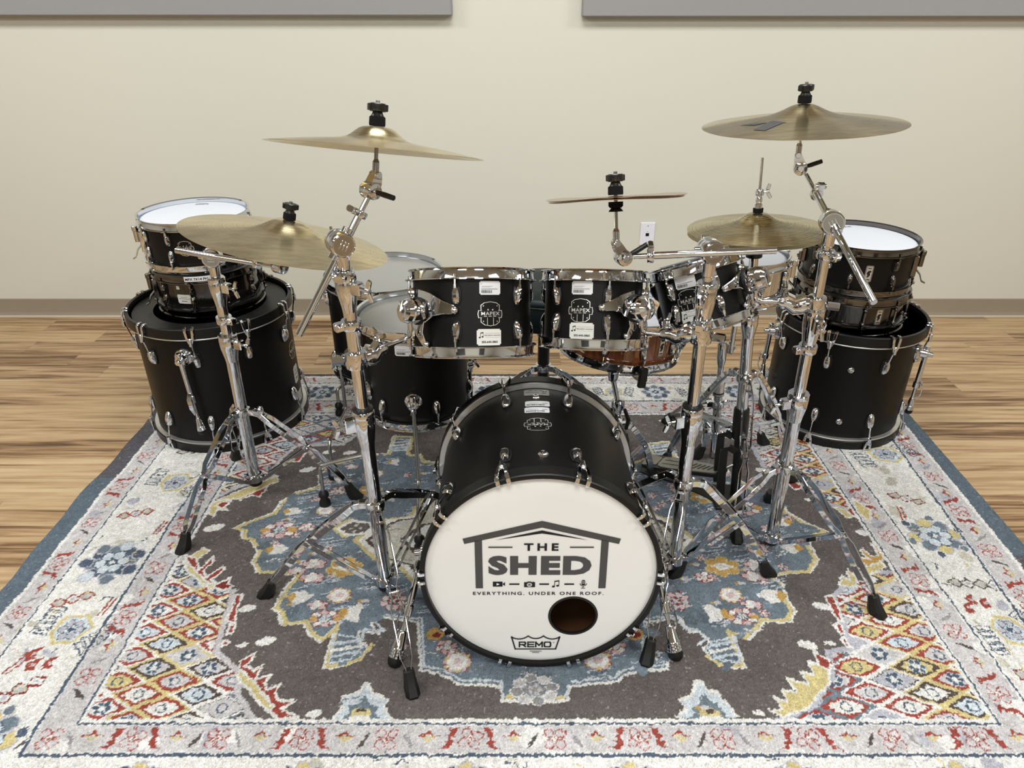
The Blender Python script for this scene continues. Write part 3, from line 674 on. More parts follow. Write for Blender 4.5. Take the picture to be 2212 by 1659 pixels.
# ------------------------------------------------------------------ rug: pattern drawn into a fine pile mesh
def make_rug():
    RES = 0.0025; X0, X1, Y0, Y1 = -1.475, 1.605, 0.70, 2.845
    nx, ny = int((X1-X0)/RES)+1, int((Y1-Y0)/RES)+1
    img = np.zeros((ny, nx, 3)); rng = np.random.default_rng(7)
    K = {k: np.array(v)/255.0 for k, v in dict(field=(104, 96, 93), blue=(112, 127, 140), blued=(84, 98, 114), band=(94, 108, 122), bandg=(92, 90, 96), cream=(229, 227, 222), strip=(203, 199, 201), red=(164, 68, 58), redd=(140, 52, 46), pink=(214, 186, 186),
        yel=(214, 196, 132), och=(208, 162, 84), navy=(78, 92, 112), brown=(88, 74, 68), lblue=(202, 213, 222), lav=(184, 184, 196), white=(232, 230, 226), grey=(150, 148, 152), tan=(200, 196, 180), char=(88, 80, 78)).items()}
    def ix(x): return (x-X0)/RES
    def iy(y): return (y-Y0)/RES
    def fill(pts, col, k=1.0):
        p = np.array(pts, float); px, py = ix(p[:, 0]), iy(p[:, 1])
        a, b = max(int(px.min()), 0), min(int(px.max())+2, nx); c, d = max(int(py.min()), 0), min(int(py.max())+2, ny)
        if a >= b or c >= d: return
        gx, gy = np.meshgrid(np.arange(a, b), np.arange(c, d)); ins = np.zeros(gx.shape, bool); n = len(px)
        for i in range(n):
            xa, ya, xb, yb = px[i], py[i], px[(i+1) % n], py[(i+1) % n]
            if ya == yb: continue
            m = ((ya > gy) != (yb > gy)) & (gx < (xb-xa)*(gy-ya)/(yb-ya)+xa); ins ^= m
        s = img[c:d, a:b]; s[ins] = s[ins]*(1-k) + (K[col] if isinstance(col, str) else col)*k
    def line(pts, w, col, closed=False):
        n = len(pts)
        for i in range(n if closed else n-1):
            (xa, ya), (xb, yb) = pts[i], pts[(i+1) % n]; L = math.hypot(xb-xa, yb-ya) or 1; ux, uy = (xb-xa)/L*w/2, (yb-ya)/L*w/2
            fill([(xa-ux-uy, ya-uy+ux), (xa-ux+uy, ya-uy-ux), (xb+ux+uy, yb+uy-ux), (xb+ux-uy, yb+uy+ux)], col)
    def ell(c, rx, ry, col, rot=0.0, n=26):
        cr, sr = math.cos(rot), math.sin(rot)
        fill([(c[0]+rx*math.cos(t)*cr-ry*math.sin(t)*sr, c[1]+rx*math.cos(t)*sr+ry*math.sin(t)*cr) for t in np.linspace(0, 2*math.pi, n, False)], col)
    def rect(x0, y0, x1, y1, col): fill([(x0, y0), (x1, y0), (x1, y1), (x0, y1)], col)
    def Q(px, py): p = pf(px, py); return (p.x, p.y)
    def QQ(l): return [Q(x, y) for x, y in l]
    def petals(c, r, n, pr, col, edge=None, rot=0.0, asp=1.0):
        for pass_ in (0, 1):
            for i in range(n):
                a = rot+2*math.pi*i/n; q = (c[0]+r*math.cos(a)*asp, c[1]+r*math.sin(a))
                if pass_ == 0 and edge: ell(q, pr*1.24*asp, pr*1.24, edge)
                if pass_ == 1: ell(q, pr*asp, pr, col if isinstance(col, str) else col[i % len(col)])
    def ring(c, r, w, col, fillc=None):
        ell(c, r+w/2, r+w/2, col); ell(c, r-w/2, r-w/2, fillc or 'cream')
    # ---- zones
    FX0, FX1, FY0, FY1 = -1.012, 1.135, 1.083, 2.492
    SX0, SX1, SY0, SY1 = -1.105, 1.237, 1.000, 2.598
    WX0, WX1, WY0, WY1 = -1.318, 1.420, 0.815, 2.757
    TX0, TX1, TY0, TY1 = -1.402, 1.530, 0.745, 2.815
    img[:] = K['band']; rect(X0, 2.05, TX0, Y1, 'bandg'); rect(X0, TY1, X1, Y1, 'bandg'); rect(1.52, 1.2, X1, 1.65, 'bandg')
    rect(TX0, TY0, TX1, TY1, 'strip'); rect(WX0, WY0, WX1, WY1, 'cream'); rect(SX0, SY0, SX1, SY1, 'strip'); rect(FX0, FY0, FX1, FY1, 'field')
    # blotches in the pale strips
    for i in range(900):
        x, y = rng.uniform(TX0, TX1), rng.uniform(TY0, TY1)
        if (FX0-0.02 < x < FX1+0.02 and FY0-0.02 < y < FY1+0.02) or x < TX0+0.03 or x > TX1-0.03 or y > TY1-0.03: continue
        inw = (WX0 < x < WX1 and WY0 < y < WY1) and not (SX0 < x < SX1 and SY0 < y < SY1)
        ell((x, y), rng.uniform(0.006, 0.035), rng.uniform(0.006, 0.03), K['white' if rng.random() < 0.55 else ('tan' if inw and rng.random() < 0.5 else 'lav')]*rng.uniform(0.96, 1.03), rng.uniform(0, 3))
    # ---- narrow strips: quatrefoils, red leaves, yellow buds
    def quat(c, r, leaves, d):
        petals(c, r*0.62, 4, r*0.33, 'pink', 'red', 0.785 if not leaves else 0.5)
        petals(c, r*0.62, 4, r*0.24, 'strip', None, 0.785 if not leaves else 0.5); ell(c, r*0.22, r*0.22, 'cream'); ell(c, r*0.10, r*0.10, 'red')
        t = np.array(d); n = np.array((-d[1], d[0])); o = np.array(c)
        if leaves:
            for s in (-1, 1):
                b = o+t*s*r*1.55
                fill([tuple(b+t*s*q*r+n*w*r) for q, w in ((-0.50, 0.80), (0.10, 0.95), (-0.02, 0.45), (0.22, 0.30), (0.05, -0.05), (0.42, -0.25), (0.2, -0.5), (0.85, -0.85), (0.0, -0.75), (-0.28, -0.3), (-0.12, 0.1), (-0.35, 0.35))], 'red')
                fill([tuple(b+t*s*q*r+n*w*r) for q, w in ((-0.9, 1.05), (-0.3, 0.92), (0.0, 0.8), (-0.4, 0.80))], 'red')
        else:
            for s in (-1, 1):
                b = o+t*s*r*1.5; fill([tuple(b+t*s*q*r+n*w*r) for q, w in ((-0.3, 0.7), (0.2, 0.1), (0.7, -0.8), (0.2, -0.5), (-0.15, 0.1))], 'grey' if s > 0 else 'char')
    def bud(c, r, d):
        t = np.array(d); n = np.array((-d[1], d[0])); o = np.array(c)
        fill([tuple(o+t*q*r+n*w*r) for q, w in ((-0.9, 0.0), (0, -0.75), (0.9, 0.0), (0, 0.15))], 'yel')
        fill([tuple(o+t*q*r+n*w*r) for q, w in ((-1.5, 0.1), (-0.5, 0.25), (0, 0.9), (0.5, 0.25), (1.5, 0.1), (0, -0.05))], 'red'); ell(c, r*0.32, r*0.32, 'tan')
    p = 0.193
    def run(a, b, c0, horiz, first, r=0.030):
        k = 0; x = a
        while x < b:
            c = (x, c0) if horiz else (c0, x); d = (1, 0) if horiz else (0, 1)
            quat(c, r, (k+first) % 2 == 1, d)
            cc = (x+p/2, c0+0.006) if horiz else (c0+0.006, x+p/2); bud(cc, r*0.62, d); x += p; k += 1
    run(-1.06, 1.23, 1.040, True, 0); run(-1.05, 1.23, 2.545, True, 0, 0.034)
    run(1.21, 2.52, -1.060, False, 0); run(1.16, 2.52, 1.187, False, 1)
    run(0.84, 2.78, -1.362, False, 1, 0.028); run(0.9, 2.78, 1.475, False, 0, 0.034); run(-1.3, 1.45, 2.787, True, 1, 0.022); run(-1.3, 1.45, 0.778, True, 1, 0.026)
    # ---- wide border
    def rosette(c, r, a, b, e, rot=0.0):
        petals(c, r*0.72, 8, r*0.24, [a, b], e, rot); petals(c, r*0.40, 6, r*0.20, 'lblue', 'navy', rot); ell(c, r*0.22, r*0.22, b); ell(c, r*0.10, r*0.10, 'cream')
    def wing_block(c, r, rot, col='navy'):
        cr, sr = math.cos(rot), math.sin(rot)
        for q in range(5):
            o = -r+q*r*0.45; pts = [(o, -r*0.55), (o+r*0.32, -r*0.42), (o+r*0.36, r*0.45), (o+r*0.08, r*0.55)]
            line([(c[0]+x*cr-y*sr, c[1]+x*sr+y*cr) for x, y in pts], 0.0036, col, True)
    def chain(c, r, n, rot, col):
        for q in range(n):
            o = (q-(n-1)/2)*r*1.55; x, y = c[0]+o*math.cos(rot), c[1]+o*math.sin(rot)
            pts = [(x+r*math.cos(rot+t), y+r*0.8*math.sin(rot+t)) for t in (0, 1.57, 3.14, 4.71)]
            fill(pts, 'white' if q % 2 else 'tan'); line(pts, 0.0045, col, True); ell((x, y), r*0.3, r*0.25, 'lav')
    def butterfly(c, rot, s=1.0, warm=True):
        cr, sr = math.cos(rot), math.sin(rot); T = lambda x, y: (c[0]+(x*cr-y*sr)*s, c[1]+(x*sr+y*cr)*s)
        fill([T(*q) for q in ((-0.055, 0), (-0.03, 0.045), (0.03, 0.055), (0.06, 0.0), (0.03, -0.05), (-0.03, -0.045))], 'yel'); fill([T(*q) for q in ((-0.045, 0), (-0.025, 0.035), (0.025, 0.044), (0.05, 0.0), (0.025, -0.04), (-0.025, -0.036))], 'lblue')
        petals(T(0, 0), 0.024*s, 6, 0.010*s, 'lav', 'navy'); ell(T(0, 0), 0.008*s, 0.008*s, 'navy')
        wing_block(T(0.0, 0.085), 0.045*s, rot+0.3); wing_block(T(0.0, -0.085), 0.045*s, rot-0.3)
        if warm:
            for q in ((-0.095, 0.02), (-0.10, -0.045), (-0.12, -0.01)):
                m = T(*q); fill([(m[0]+dx*s, m[1]+dy*s) for dx, dy in ((-0.012, -0.02), (0.014, -0.014), (0.006, 0.004), (0.016, 0.024), (-0.004, 0.016), (-0.016, 0.006))], 'red'); ell(m, 0.006*s, 0.006*s, 'pink')
    for (x, y), kind in {(-1.205, 1.62): 'r1', (-1.20, 2.02): 'b1', (-1.205, 1.36): 'b2', (-1.215, 1.03): 'r2', (1.335, 1.74): 'r2', (1.335, 1.36): 'b2', (1.345, 2.20): 'b1', (1.32, 1.02): 'r1', (-1.205, 2.45): 'r2', (1.34, 2.55): 'r1'}.items():
        if kind == 'r1': rosette((x, y), 0.080, 'blue', 'navy', 'lav', 0.2); petals((x, y), 0.075, 7, 0.018, ['navy', 'lblue', 'blue'], 'lav', 0.5)
        if kind == 'r2': rosette((x, y), 0.085, 'yel', 'blue', 'lav', 0.1); petals((x, y), 0.088, 6, 0.013, ['navy', 'blue'], 'cream', 0.3)
        if kind in ('b1', 'b2'): butterfly((x+0.02, y), 1.2 if x < 0 else -1.2, 1.0, kind == 'b2')
    for x, y, r, n, rot, col in ((-1.24, 1.85, 0.022, 3, 0.35, 'red'), (-1.24, 1.47, 0.022, 3, 0.4, 'red'), (-1.22, 1.16, 0.023, 4, 0.75, 'redd'), (1.33, 1.93, 0.022, 3, -0.5, 'redd'), (1.35, 1.53, 0.024, 4, -0.1, 'char'), (1.33, 1.18, 0.023, 4, -0.7, 'redd'), (-1.2, 2.22, 0.022, 3, 0.2, 'char'), (1.35, 2.38, 0.02, 3, 0.2, 'red')):
        chain((x, y), r, n, rot, col)
    for x, y, a in ((-1.14, 1.78, 1.2), (-1.14, 1.44, 1.3), (-1.28, 1.25, 0.7), (1.27, 1.85, -1.2), (1.38, 1.28, -0.8)):
        for o in (0, 0.012): line([(x+o, y-0.03), (x+o+0.02*math.cos(a), y), (x+o+0.035*math.cos(a), y+0.035)], 0.005, 'red')
    for x in np.arange(-1.0, 1.2, 0.36):
        for yy in (0.925, 2.675): butterfly((x, yy), 1.57, 0.75, False); rosette((x+0.18, yy), 0.062, 'yel' if yy < 1 else 'blue', 'navy', 'lav')
    # scattered fine marks in the border
    for i in range(760):
        x, y = rng.uniform(WX0+0.01, WX1-0.01), rng.uniform(WY0+0.01, WY1-0.01)
        if SX0-0.01 < x < SX1+0.01 and SY0-0.01 < y < SY1+0.01: continue
        a = rng.uniform(0, 3.14); L = rng.uniform(0.008, 0.028); line([(x, y), (x+L*math.cos(a), y+L*math.sin(a)), (x+L*1.4*math.cos(a+0.5), y+L*1.4*math.sin(a+0.5))], 0.0032, ['lav', 'lav', 'yel', 'grey', 'tan', 'pink', 'navy', 'lblue'][rng.integers(8)])
    # ---- corner lattices of diamonds inside stepped outlines with comb edges
    def lattice(region, org, ax_, ay_, mirror, seed):
        save = img.copy(); r2 = np.random.default_rng(seed)
        fill(region, 'lav'); inner = region
        xs = [q[0] for q in region]; ys = [q[1] for q in region]
        cols = ['yel', 'white', 'blue', 'white', 'yel', 'blue', 'white']
        i0 = int((min(xs)-org[0])/ax_)-2; i1 = int((max(xs)-org[0])/ax_)+2; j0 = int((min(ys)-org[1])/ay_)-2; j1 = int((max(ys)-org[1])/ay_)+2
        for j in range(j0, j1+1):
            for i in range(i0, i1+1):
                cx = org[0]+(i+(0.5 if j % 2 else 0))*ax_; cy = org[1]+j*ay_
                kk = (i*2+(1 if j % 2 else 0))
                band = cols[(kk//2) % len(cols)]
                D = lambda k, sq=1.0: [(cx+ax_*0.5*k, cy), (cx, cy+ay_*k), (cx-ax_*0.5*k, cy), (cx, cy-ay_*k)]
                def dia(k, b=0.0):
                    w, h = ax_*0.5*k, ay_*k
                    return [(cx+w, cy), (cx+w*(0.5+b), cy+h*(0.5+b)), (cx, cy+h), (cx-w*(0.5+b), cy+h*(0.5+b)), (cx-w, cy), (cx-w*(0.5+b), cy-h*(0.5+b)), (cx, cy-h), (cx+w*(0.5+b), cy-h*(0.5+b))]
                fill(dia(1.0), band); u = r2.random()
                if u < 0.78: fill(dia(0.82, 0.02), 'red' if r2.random() < 0.68 else 'brown'); f = ['cream', 'lblue', 'strip', 'yel', 'strip', 'cream', 'lblue', 'cream', 'strip'][r2.integers(9)]; fill(dia(0.57, 0.10), f)
                else: f = ['lav', 'strip', 'strip'][r2.integers(3)]; fill(dia(0.84, 0.02), 'brown' if r2.random() < 0.4 else f); fill(dia(0.77, 0.03), f)
                if r2.random() < 0.35: petals((cx, cy), ax_*0.10, 6, ax_*0.045, 'navy', 'lblue'); ell((cx, cy), ax_*0.05, ax_*0.05, 'cream')
                else: ring((cx, cy), ax_*0.085, 0.0036, 'navy', f)
        new = img.copy(); img[:] = save
        m = np.zeros((ny, nx, 3)); sv = img.copy(); img[:] = 0; fill(region, np.array((1., 1., 1.))); mask = img[:, :, 0] > 0.5; img[:] = sv; img[mask] = new[mask]
        line(region, 0.016, 'lav', False)
    def comb(base, tip_dirs, cols, w=0.012):
        for (b0, b1, L), c in zip(tip_dirs, cols):
            dx, dy = b1; 
            pts = [(b0[0]-w*dy, b0[1]+w*dx), (b0[0]+L*dx*0.6-w*0.8*dy, b0[1]+L*dy*0.6+w*0.8*dx), (b0[0]+L*dx, b0[1]+L*dy), (b0[0]+L*dx*0.6+w*0.7*dy, b0[1]+L*dy*0.6-w*0.7*dx), (b0[0]+w*dy, b0[1]-w*dx)]
            big = [(b0[0]+(x-b0[0])*1.16, b0[1]+(y-b0[1])*1.16) for x, y in pts]; fill(big, 'cream'); fill(pts, c)
    # front-left region traced on the floor
    FL = QQ([(165, 1568), (560, 1566), (545, 1555), (512, 1492), (525, 1462), (468, 1410), (490, 1330), (505, 1280), (470, 1268), (400, 1205), (385, 1215)]) + [(FX0, 1.66)]
    FL[0] = (FX0, FY0)
    FR = QQ([(2150, 1555), (1670, 1563), (1760, 1525), (1795, 1465), (1790, 1410), (1838, 1402), (1800, 1290), (1820, 1270), (1850, 1240)]) + [(FX1, 1.58)]
    FR[0] = (FX1, FY0)
    lattice(FL, Q(332, 1446), Q(454, 1446)[0]-Q(332, 1446)[0], 0.0385, False, 3)
    lattice(FR, Q(1980, 1443), 0.152, 0.0385, True, 9)
    # back-left and back-right (partly hidden by the drums)
    BL = [(FX0, 2.49), (-0.50, 2.49), (-0.55, 2.42)] + QQ([(740, 962), (640, 965), (600, 1000), (590, 1030), (500, 1060)]) + [(FX0, 1.93)]
    BR = [(FX1, 2.49), (0.66, 2.49), (0.70, 2.40)] + QQ([(1620, 960), (1650, 1010), (1720, 1050), (1790, 1090)]) + [(FX1, 1.86)]
    lattice(BL, Q(465, 1000), 0.150, 0.0385, False, 5); lattice(BR, Q(1755, 1020), 0.150, 0.0385, True, 6)
    line(BL[1:], 0.012, 'strip'); line(FL[1:], 0.012, 'strip')
    # comb fingers (traced)
    def fing(poly, c):
        p = QQ(poly); cx = sum(q[0] for q in p)/len(p); cy = sum(q[1] for q in p)/len(p)
        fill(p, c); line(p, 0.0065, 'cream', True)
    for poly, c in (([(395, 1215), (440, 1185), (452, 1192), (420, 1215), (405, 1235)], 'yel'), ([(398, 1200), (425, 1210), (430, 1235), (450, 1215), (462, 1205), (462, 1215), (440, 1235), (445, 1255), (420, 1240)], 'red'),
        ([(430, 1260), (480, 1226), (486, 1232), (455, 1255), (462, 1262), (440, 1268)], 'red'), ([(400, 1212), (450, 1262), (470, 1268), (455, 1275), (405, 1235)], 'yel'), ([(462, 1268), (498, 1250), (492, 1262), (505, 1268), (480, 1278)], 'redd'),
        ([(495, 1330), (510, 1288), (524, 1285), (512, 1320), (506, 1350), (490, 1342)], 'red'), ([(490, 1372), (498, 1348), (508, 1352), (502, 1372)], 'red'), ([(476, 1395), (488, 1383), (494, 1392), (480, 1400)], 'red'),
        ([(515, 1470), (520, 1430), (552, 1412), (545, 1425), (530, 1440), (548, 1450), (570, 1438), (560, 1455), (550, 1470), (585, 1460), (572, 1478), (578, 1492), (608, 1478), (595, 1498), (600, 1515), (640, 1518), (610, 1535), (645, 1552), (600, 1556), (570, 1520)], 'red'),
        ([(512, 1462), (522, 1448), (560, 1490), (592, 1530), (580, 1540), (545, 1500)], 'yel'),
        ([(1790, 1430), (1756, 1412), (1770, 1440), (1745, 1432), (1758, 1462), (1730, 1452), (1745, 1482), (1700, 1468), (1720, 1498), (1690, 1492), (1700, 1520), (1672, 1508), (1690, 1535), (1662, 1535), (1690, 1552), (1740, 1535), (1790, 1480)], 'yel'),
        ([(1758, 1408), (1796, 1432), (1790, 1450), (1768, 1440)], 'red'), ([(1782, 1290), (1800, 1290), (1812, 1320), (1820, 1345), (1808, 1342)], 'red'), ([(1810, 1345), (1824, 1370), (1815, 1372), (1800, 1352)], 'red'), ([(1818, 1385), (1830, 1400), (1840, 1402), (1822, 1378)], 'red'),
        ([(1881, 1176), (1909, 1191), (1909, 1207), (1895, 1219), (1876, 1226), (1856, 1214), (1853, 1205), (1868, 1208), (1880, 1212), (1865, 1200), (1857, 1189), (1864, 1188), (1882, 1204), (1896, 1201), (1891, 1189)], 'och'), ([(1856, 1230), (1905, 1216), (1912, 1226), (1875, 1248)], 'yel'), ([(1810, 1265), (1818, 1245), (1835, 1255), (1830, 1232), (1850, 1250), (1848, 1270)], 'yel'),
        ([(1850, 1105), (1800, 1098), (1830, 1120), (1862, 1115), (1880, 1130), (1880, 1105), (1840, 1078)], 'yel'), ([(1835, 1095), (1855, 1110), (1850, 1120), (1828, 1105)], 'red'), ([(1700, 1045), (1715, 1042), (1735, 1055), (1715, 1060)], 'red'),
        ([(452, 1108), (455, 1090), (490, 1078), (500, 1085), (480, 1092), (492, 1105), (470, 1102), (462, 1118)], 'yel'), ([(465, 1095), (492, 1082), (495, 1092), (475, 1100)], 'red'), ([(500, 1075), (545, 1062), (580, 1052), (562, 1075), (540, 1072), (520, 1082)], 'red'),
        ([(470, 1082), (560, 1045), (600, 1030), (600, 1042), (520, 1078)], 'yel'), ([(632, 1000), (640, 985), (662, 980), (645, 1000)], 'red')):
        fing(poly, c)
    # pebbles in the field
    for (x, y), r in {(535, 1317): 1.0, (525, 1395): 0.6, (575, 1387): 1.1, (678, 1545): 0.8, (463, 1142): 1.3, (665, 1016): 1.2, (710, 978): 1.0, (755, 980): 1.0, (1775, 1312): 1.0, (1742, 1395): 1.1, (1792, 1392): 0.6, (1640, 1543): 0.6, (1868, 1153): 1.2, (1645, 1018): 1.0, (1435, 912): 0.9, (1745, 1082): 0.6, (700, 1012): 0.7}.items():
        c = Q(x, y); ell(c, 0.024*r, 0.013*r, 'white', 0.3 if x < 1100 else -0.3)
    # palmettes at the front edge
    for s in ([(715, 1556), (742, 1525), (733, 1505), (760, 1500), (778, 1492), (790, 1475), (802, 1478), (808, 1498), (842, 1512), (830, 1530), (852, 1556)], [(1458, 1553), (1480, 1530), (1462, 1512), (1490, 1503), (1500, 1470), (1515, 1470), (1528, 1490), (1552, 1495), (1560, 1512), (1572, 1520), (1590, 1545), (1600, 1552)]):
        q = QQ(s); cx = sum(a[0] for a in q)/len(q); fill(q, 'cream'); fill([(cx+(x-cx)*0.9, FY0+(y-FY0)*0.88) for x, y in q], 'lblue'); fill([(cx+(x-cx)*0.62, FY0+(y-FY0)*0.62) for x, y in q], 'blue')
        ell((cx, FY0+0.022), 0.026, 0.016, 'yel'); ell((cx, FY0+0.007), 0.03, 0.010, 'white'); ell((cx, FY0+0.03), 0.010, 0.007, 'brown')
    # ---- central medallion
    ML = [(1150, 1518), (1083, 1517), (1083, 1486), (1040, 1482), (988, 1480), (975, 1470), (945, 1455), (925, 1452), (908, 1450), (906, 1395), (903, 1345), (826, 1336), (800, 1350), (822, 1370), (778, 1366), (775, 1385), (797, 1402), (770, 1432), (740, 1442), (700, 1445), (712, 1400), (722, 1356), (712, 1368), (690, 1388), (668, 1374), (655, 1348), (608, 1352), (602, 1325), (590, 1318), (606, 1290), (618, 1272), (640, 1245), (600, 1238), (556, 1240), (545, 1216), (556, 1192), (540, 1168), (522, 1165), (524, 1148), (505, 1144), (528, 1132), (556, 1122), (590, 1110), (608, 1085), (640, 1066), (690, 1052), (688, 1030), (722, 1003), (770, 990), (800, 984), (838, 980), (850, 943), (890, 945), (878, 983), (908, 985), (912, 998), (960, 1000)]
    MR = [(1160, 1518), (1228, 1517), (1228, 1486), (1280, 1480), (1335, 1476), (1345, 1462), (1392, 1450), (1440, 1448), (1445, 1420), (1395, 1425), (1400, 1345), (1470, 1338), (1490, 1368), (1515, 1368), (1536, 1388), (1520, 1402), (1535, 1425), (1560, 1442), (1610, 1446), (1596, 1408), (1580, 1370), (1618, 1385), (1640, 1362), (1652, 1345), (1708, 1345), (1718, 1322), (1702, 1302), (1692, 1265), (1670, 1248), (1705, 1240), (1752, 1238), (1760, 1222), (1768, 1210), (1748, 1178), (1760, 1160), (1786, 1150), (1738, 1130), (1700, 1108), (1688, 1080), (1640, 1066), (1600, 1040), (1560, 1010), (1500, 1000), (1462, 990), (1445, 955), (1400, 960), (1412, 985), (1360, 1005)]
    pts = QQ(ML) + [(0.06, 2.28)] + QQ(MR)[::-1]
    fill(pts, 'blue'); line(QQ(ML), 0.0075, 'cream'); line(QQ(MR), 0.0075, 'cream')
    def inset(l, d):
        c = np.array((0.06, 1.75)); o = []
        for q in QQ(l): v = np.array(q)-c; o.append(tuple(c+v*(1-d/np.linalg.norm(v))))
        return o
    line(inset(ML[16:], 0.010), 0.011, 'yel'); line(inset(MR[16:], 0.010), 0.011, 'yel'); line(inset(ML[:16], 0.014), 0.007, 'lblue'); line(inset(MR[:16], 0.014), 0.007, 'lblue')
    # tonal clouds and pale strokes inside the medallion
    mask = np.all(np.abs(img-K['blue']) < 1e-6, axis=2)
    for i in range(900):
        c = (rng.uniform(-0.80, 0.95), rng.uniform(1.12, 2.25)); j, k = int(iy(c[1])), int(ix(c[0]))
        if not mask[j, k]: continue
        if rng.random() < 0.35:
            for q in range(4): line([(c[0]-0.025+q*0.003, c[1]+q*0.008), (c[0]+0.01, c[1]+q*0.008+0.005), (c[0]+0.03, c[1]+q*0.008+0.012)], 0.0028, ['lblue', 'lav', 'blued', 'lblue'][q])
        else: ell(c, rng.uniform(0.012, 0.04), rng.uniform(0.008, 0.02), K['blue']*rng.uniform(0.86, 1.12), rng.uniform(0, 3))
    # small sprigs, dabs and blossoms that fill the blue ground
    for i in range(520):
        c = (rng.uniform(-0.80, 0.95), rng.uniform(1.12, 2.25)); j, k = int(iy(c[1])), int(ix(c[0]))
        if not mask[j, k]: continue
        u = rng.random()
        if u < 0.55:
            a = rng.uniform(-0.5, 0.5); kc = ['lblue', 'lav', 'white', 'grey'][rng.integers(4)]
            for q in range(rng.integers(3, 7)): ell((c[0]+q*0.008*math.cos(a)+rng.normal()*0.002, c[1]+q*0.008*math.sin(a)+rng.normal()*0.003), 0.0045, 0.0022, kc, a+0.6*(q % 2))
        elif u < 0.75: petals(c, 0.010, 5, 0.0048, ['pink', 'strip'], 'redd', rng.uniform(0, 3)); ell(c, 0.004, 0.004, 'white')
        elif u < 0.85: ell(c, 0.010, 0.006, 'och'); ell((c[0]+0.010, c[1]), 0.010, 0.008, 'strip')
        else: line([(c[0], c[1]), (c[0]+0.02, c[1]+0.006), (c[0]+0.03, c[1]-0.004)], 0.004, 'blued')
    # inner cream lozenge behind the bass drum
    for k, c in ((1.0, 'yel'), (0.97, 'cream'), (0.93, 'brown'), (0.90, 'tan'), (0.74, 'brown'), (0.71, 'cream'), (0.5, 'tan')):
        fill([(0.06+x*k, 1.72+y*k) for x, y in ((-0.56, 0.0), (-0.48, 0.10), (-0.40, 0.12), (-0.36, 0.22), (-0.2, 0.30), (0, 0.34), (0.2, 0.30), (0.36, 0.22), (0.42, 0.12), (0.46, 0.10), (0.52, 0), (0.45, -0.09), (0.38, -0.12), (0.34, -0.22), (0.2, -0.28), (0, -0.33), (-0.2, -0.28), (-0.34, -0.2), (-0.40, -0.12), (-0.48, -0.09))], c)
    for i in range(60):
        c = (rng.uniform(-0.4, 0.5), rng.uniform(1.45, 2.0)); line([(c[0]-0.02, c[1]), (c[0], c[1]+0.012), (c[0]+0.025, c[1]+0.006)], 0.004, ['grey', 'yel', 'brown', 'lav'][rng.integers(4)])
    # flowers
    for (x, y, kind, s) in ((604, 1147, 'ros', 1.0), (664, 1141, 'half', 0.8), (631, 1107, 'leaf', 0.9), (598, 1189, 'leaf', 1.0), (646, 1293, 'leaf', 1.1), (757, 1327, 'leafb', 1.1), (702, 1105, 'rnd', 0.9), (734, 1288, 'rnd', 1.0), (679, 1220, 'blob', 1.1), (676, 1250, 'blob', 1.1), (643, 1236, 'blob', 0.8), (686, 1310, 'blob', 0.9), (745, 1228, 'yel', 1.0), (703, 1338, 'ros', 0.75), (851, 1300, 'ros2', 1.0), (755, 1143, 'dia', 1.0),
        (1559, 1226, 'yel', 1.0), (1711, 1186, 'leafr', 1.0), (1668, 1290, 'leafr', 1.15), (1549, 1328, 'leafbr', 1.1), (1577, 1288, 'rnd', 1.0), (1461, 1300, 'ros2', 1.0), (1623, 1308, 'blob', 0.9), (1603, 1334, 'ros', 0.75), (1635, 1186, 'ros2', 0.9), (1632, 1222, 'blob', 1.1), (1628, 1247, 'blob', 1.1), (1521, 1250, 'half', 0.9), (1690, 1130, 'leafr', 1.0), (1610, 1100, 'ros', 0.9), (1520, 1075, 'yel', 0.9), (1660, 1145, 'half', 0.8),
        (988, 1432, 'rnd', 1.1), (940, 1372, 'och', 1.0), (965, 1400, 'half', 0.9), (1290, 1428, 'rnd', 1.1), (1370, 1372, 'och', 1.0), (1330, 1400, 'half', 0.9), (800, 1062, 'yel', 0.8), (732, 1062, 'half', 0.9), (810, 1022, 'half', 0.7), (815, 1025, 'rnd', 0.7), (850, 1000, 'leafb', 0.7), (760, 1010, 'blob', 0.8), (700, 1080, 'blob', 0.8), (780, 1238, 'blob', 0.6), (870, 1400, 'half', 0.4)):
        c = Q(x, y); m = -1 if kind.endswith('r') and kind not in ('half',) else 1
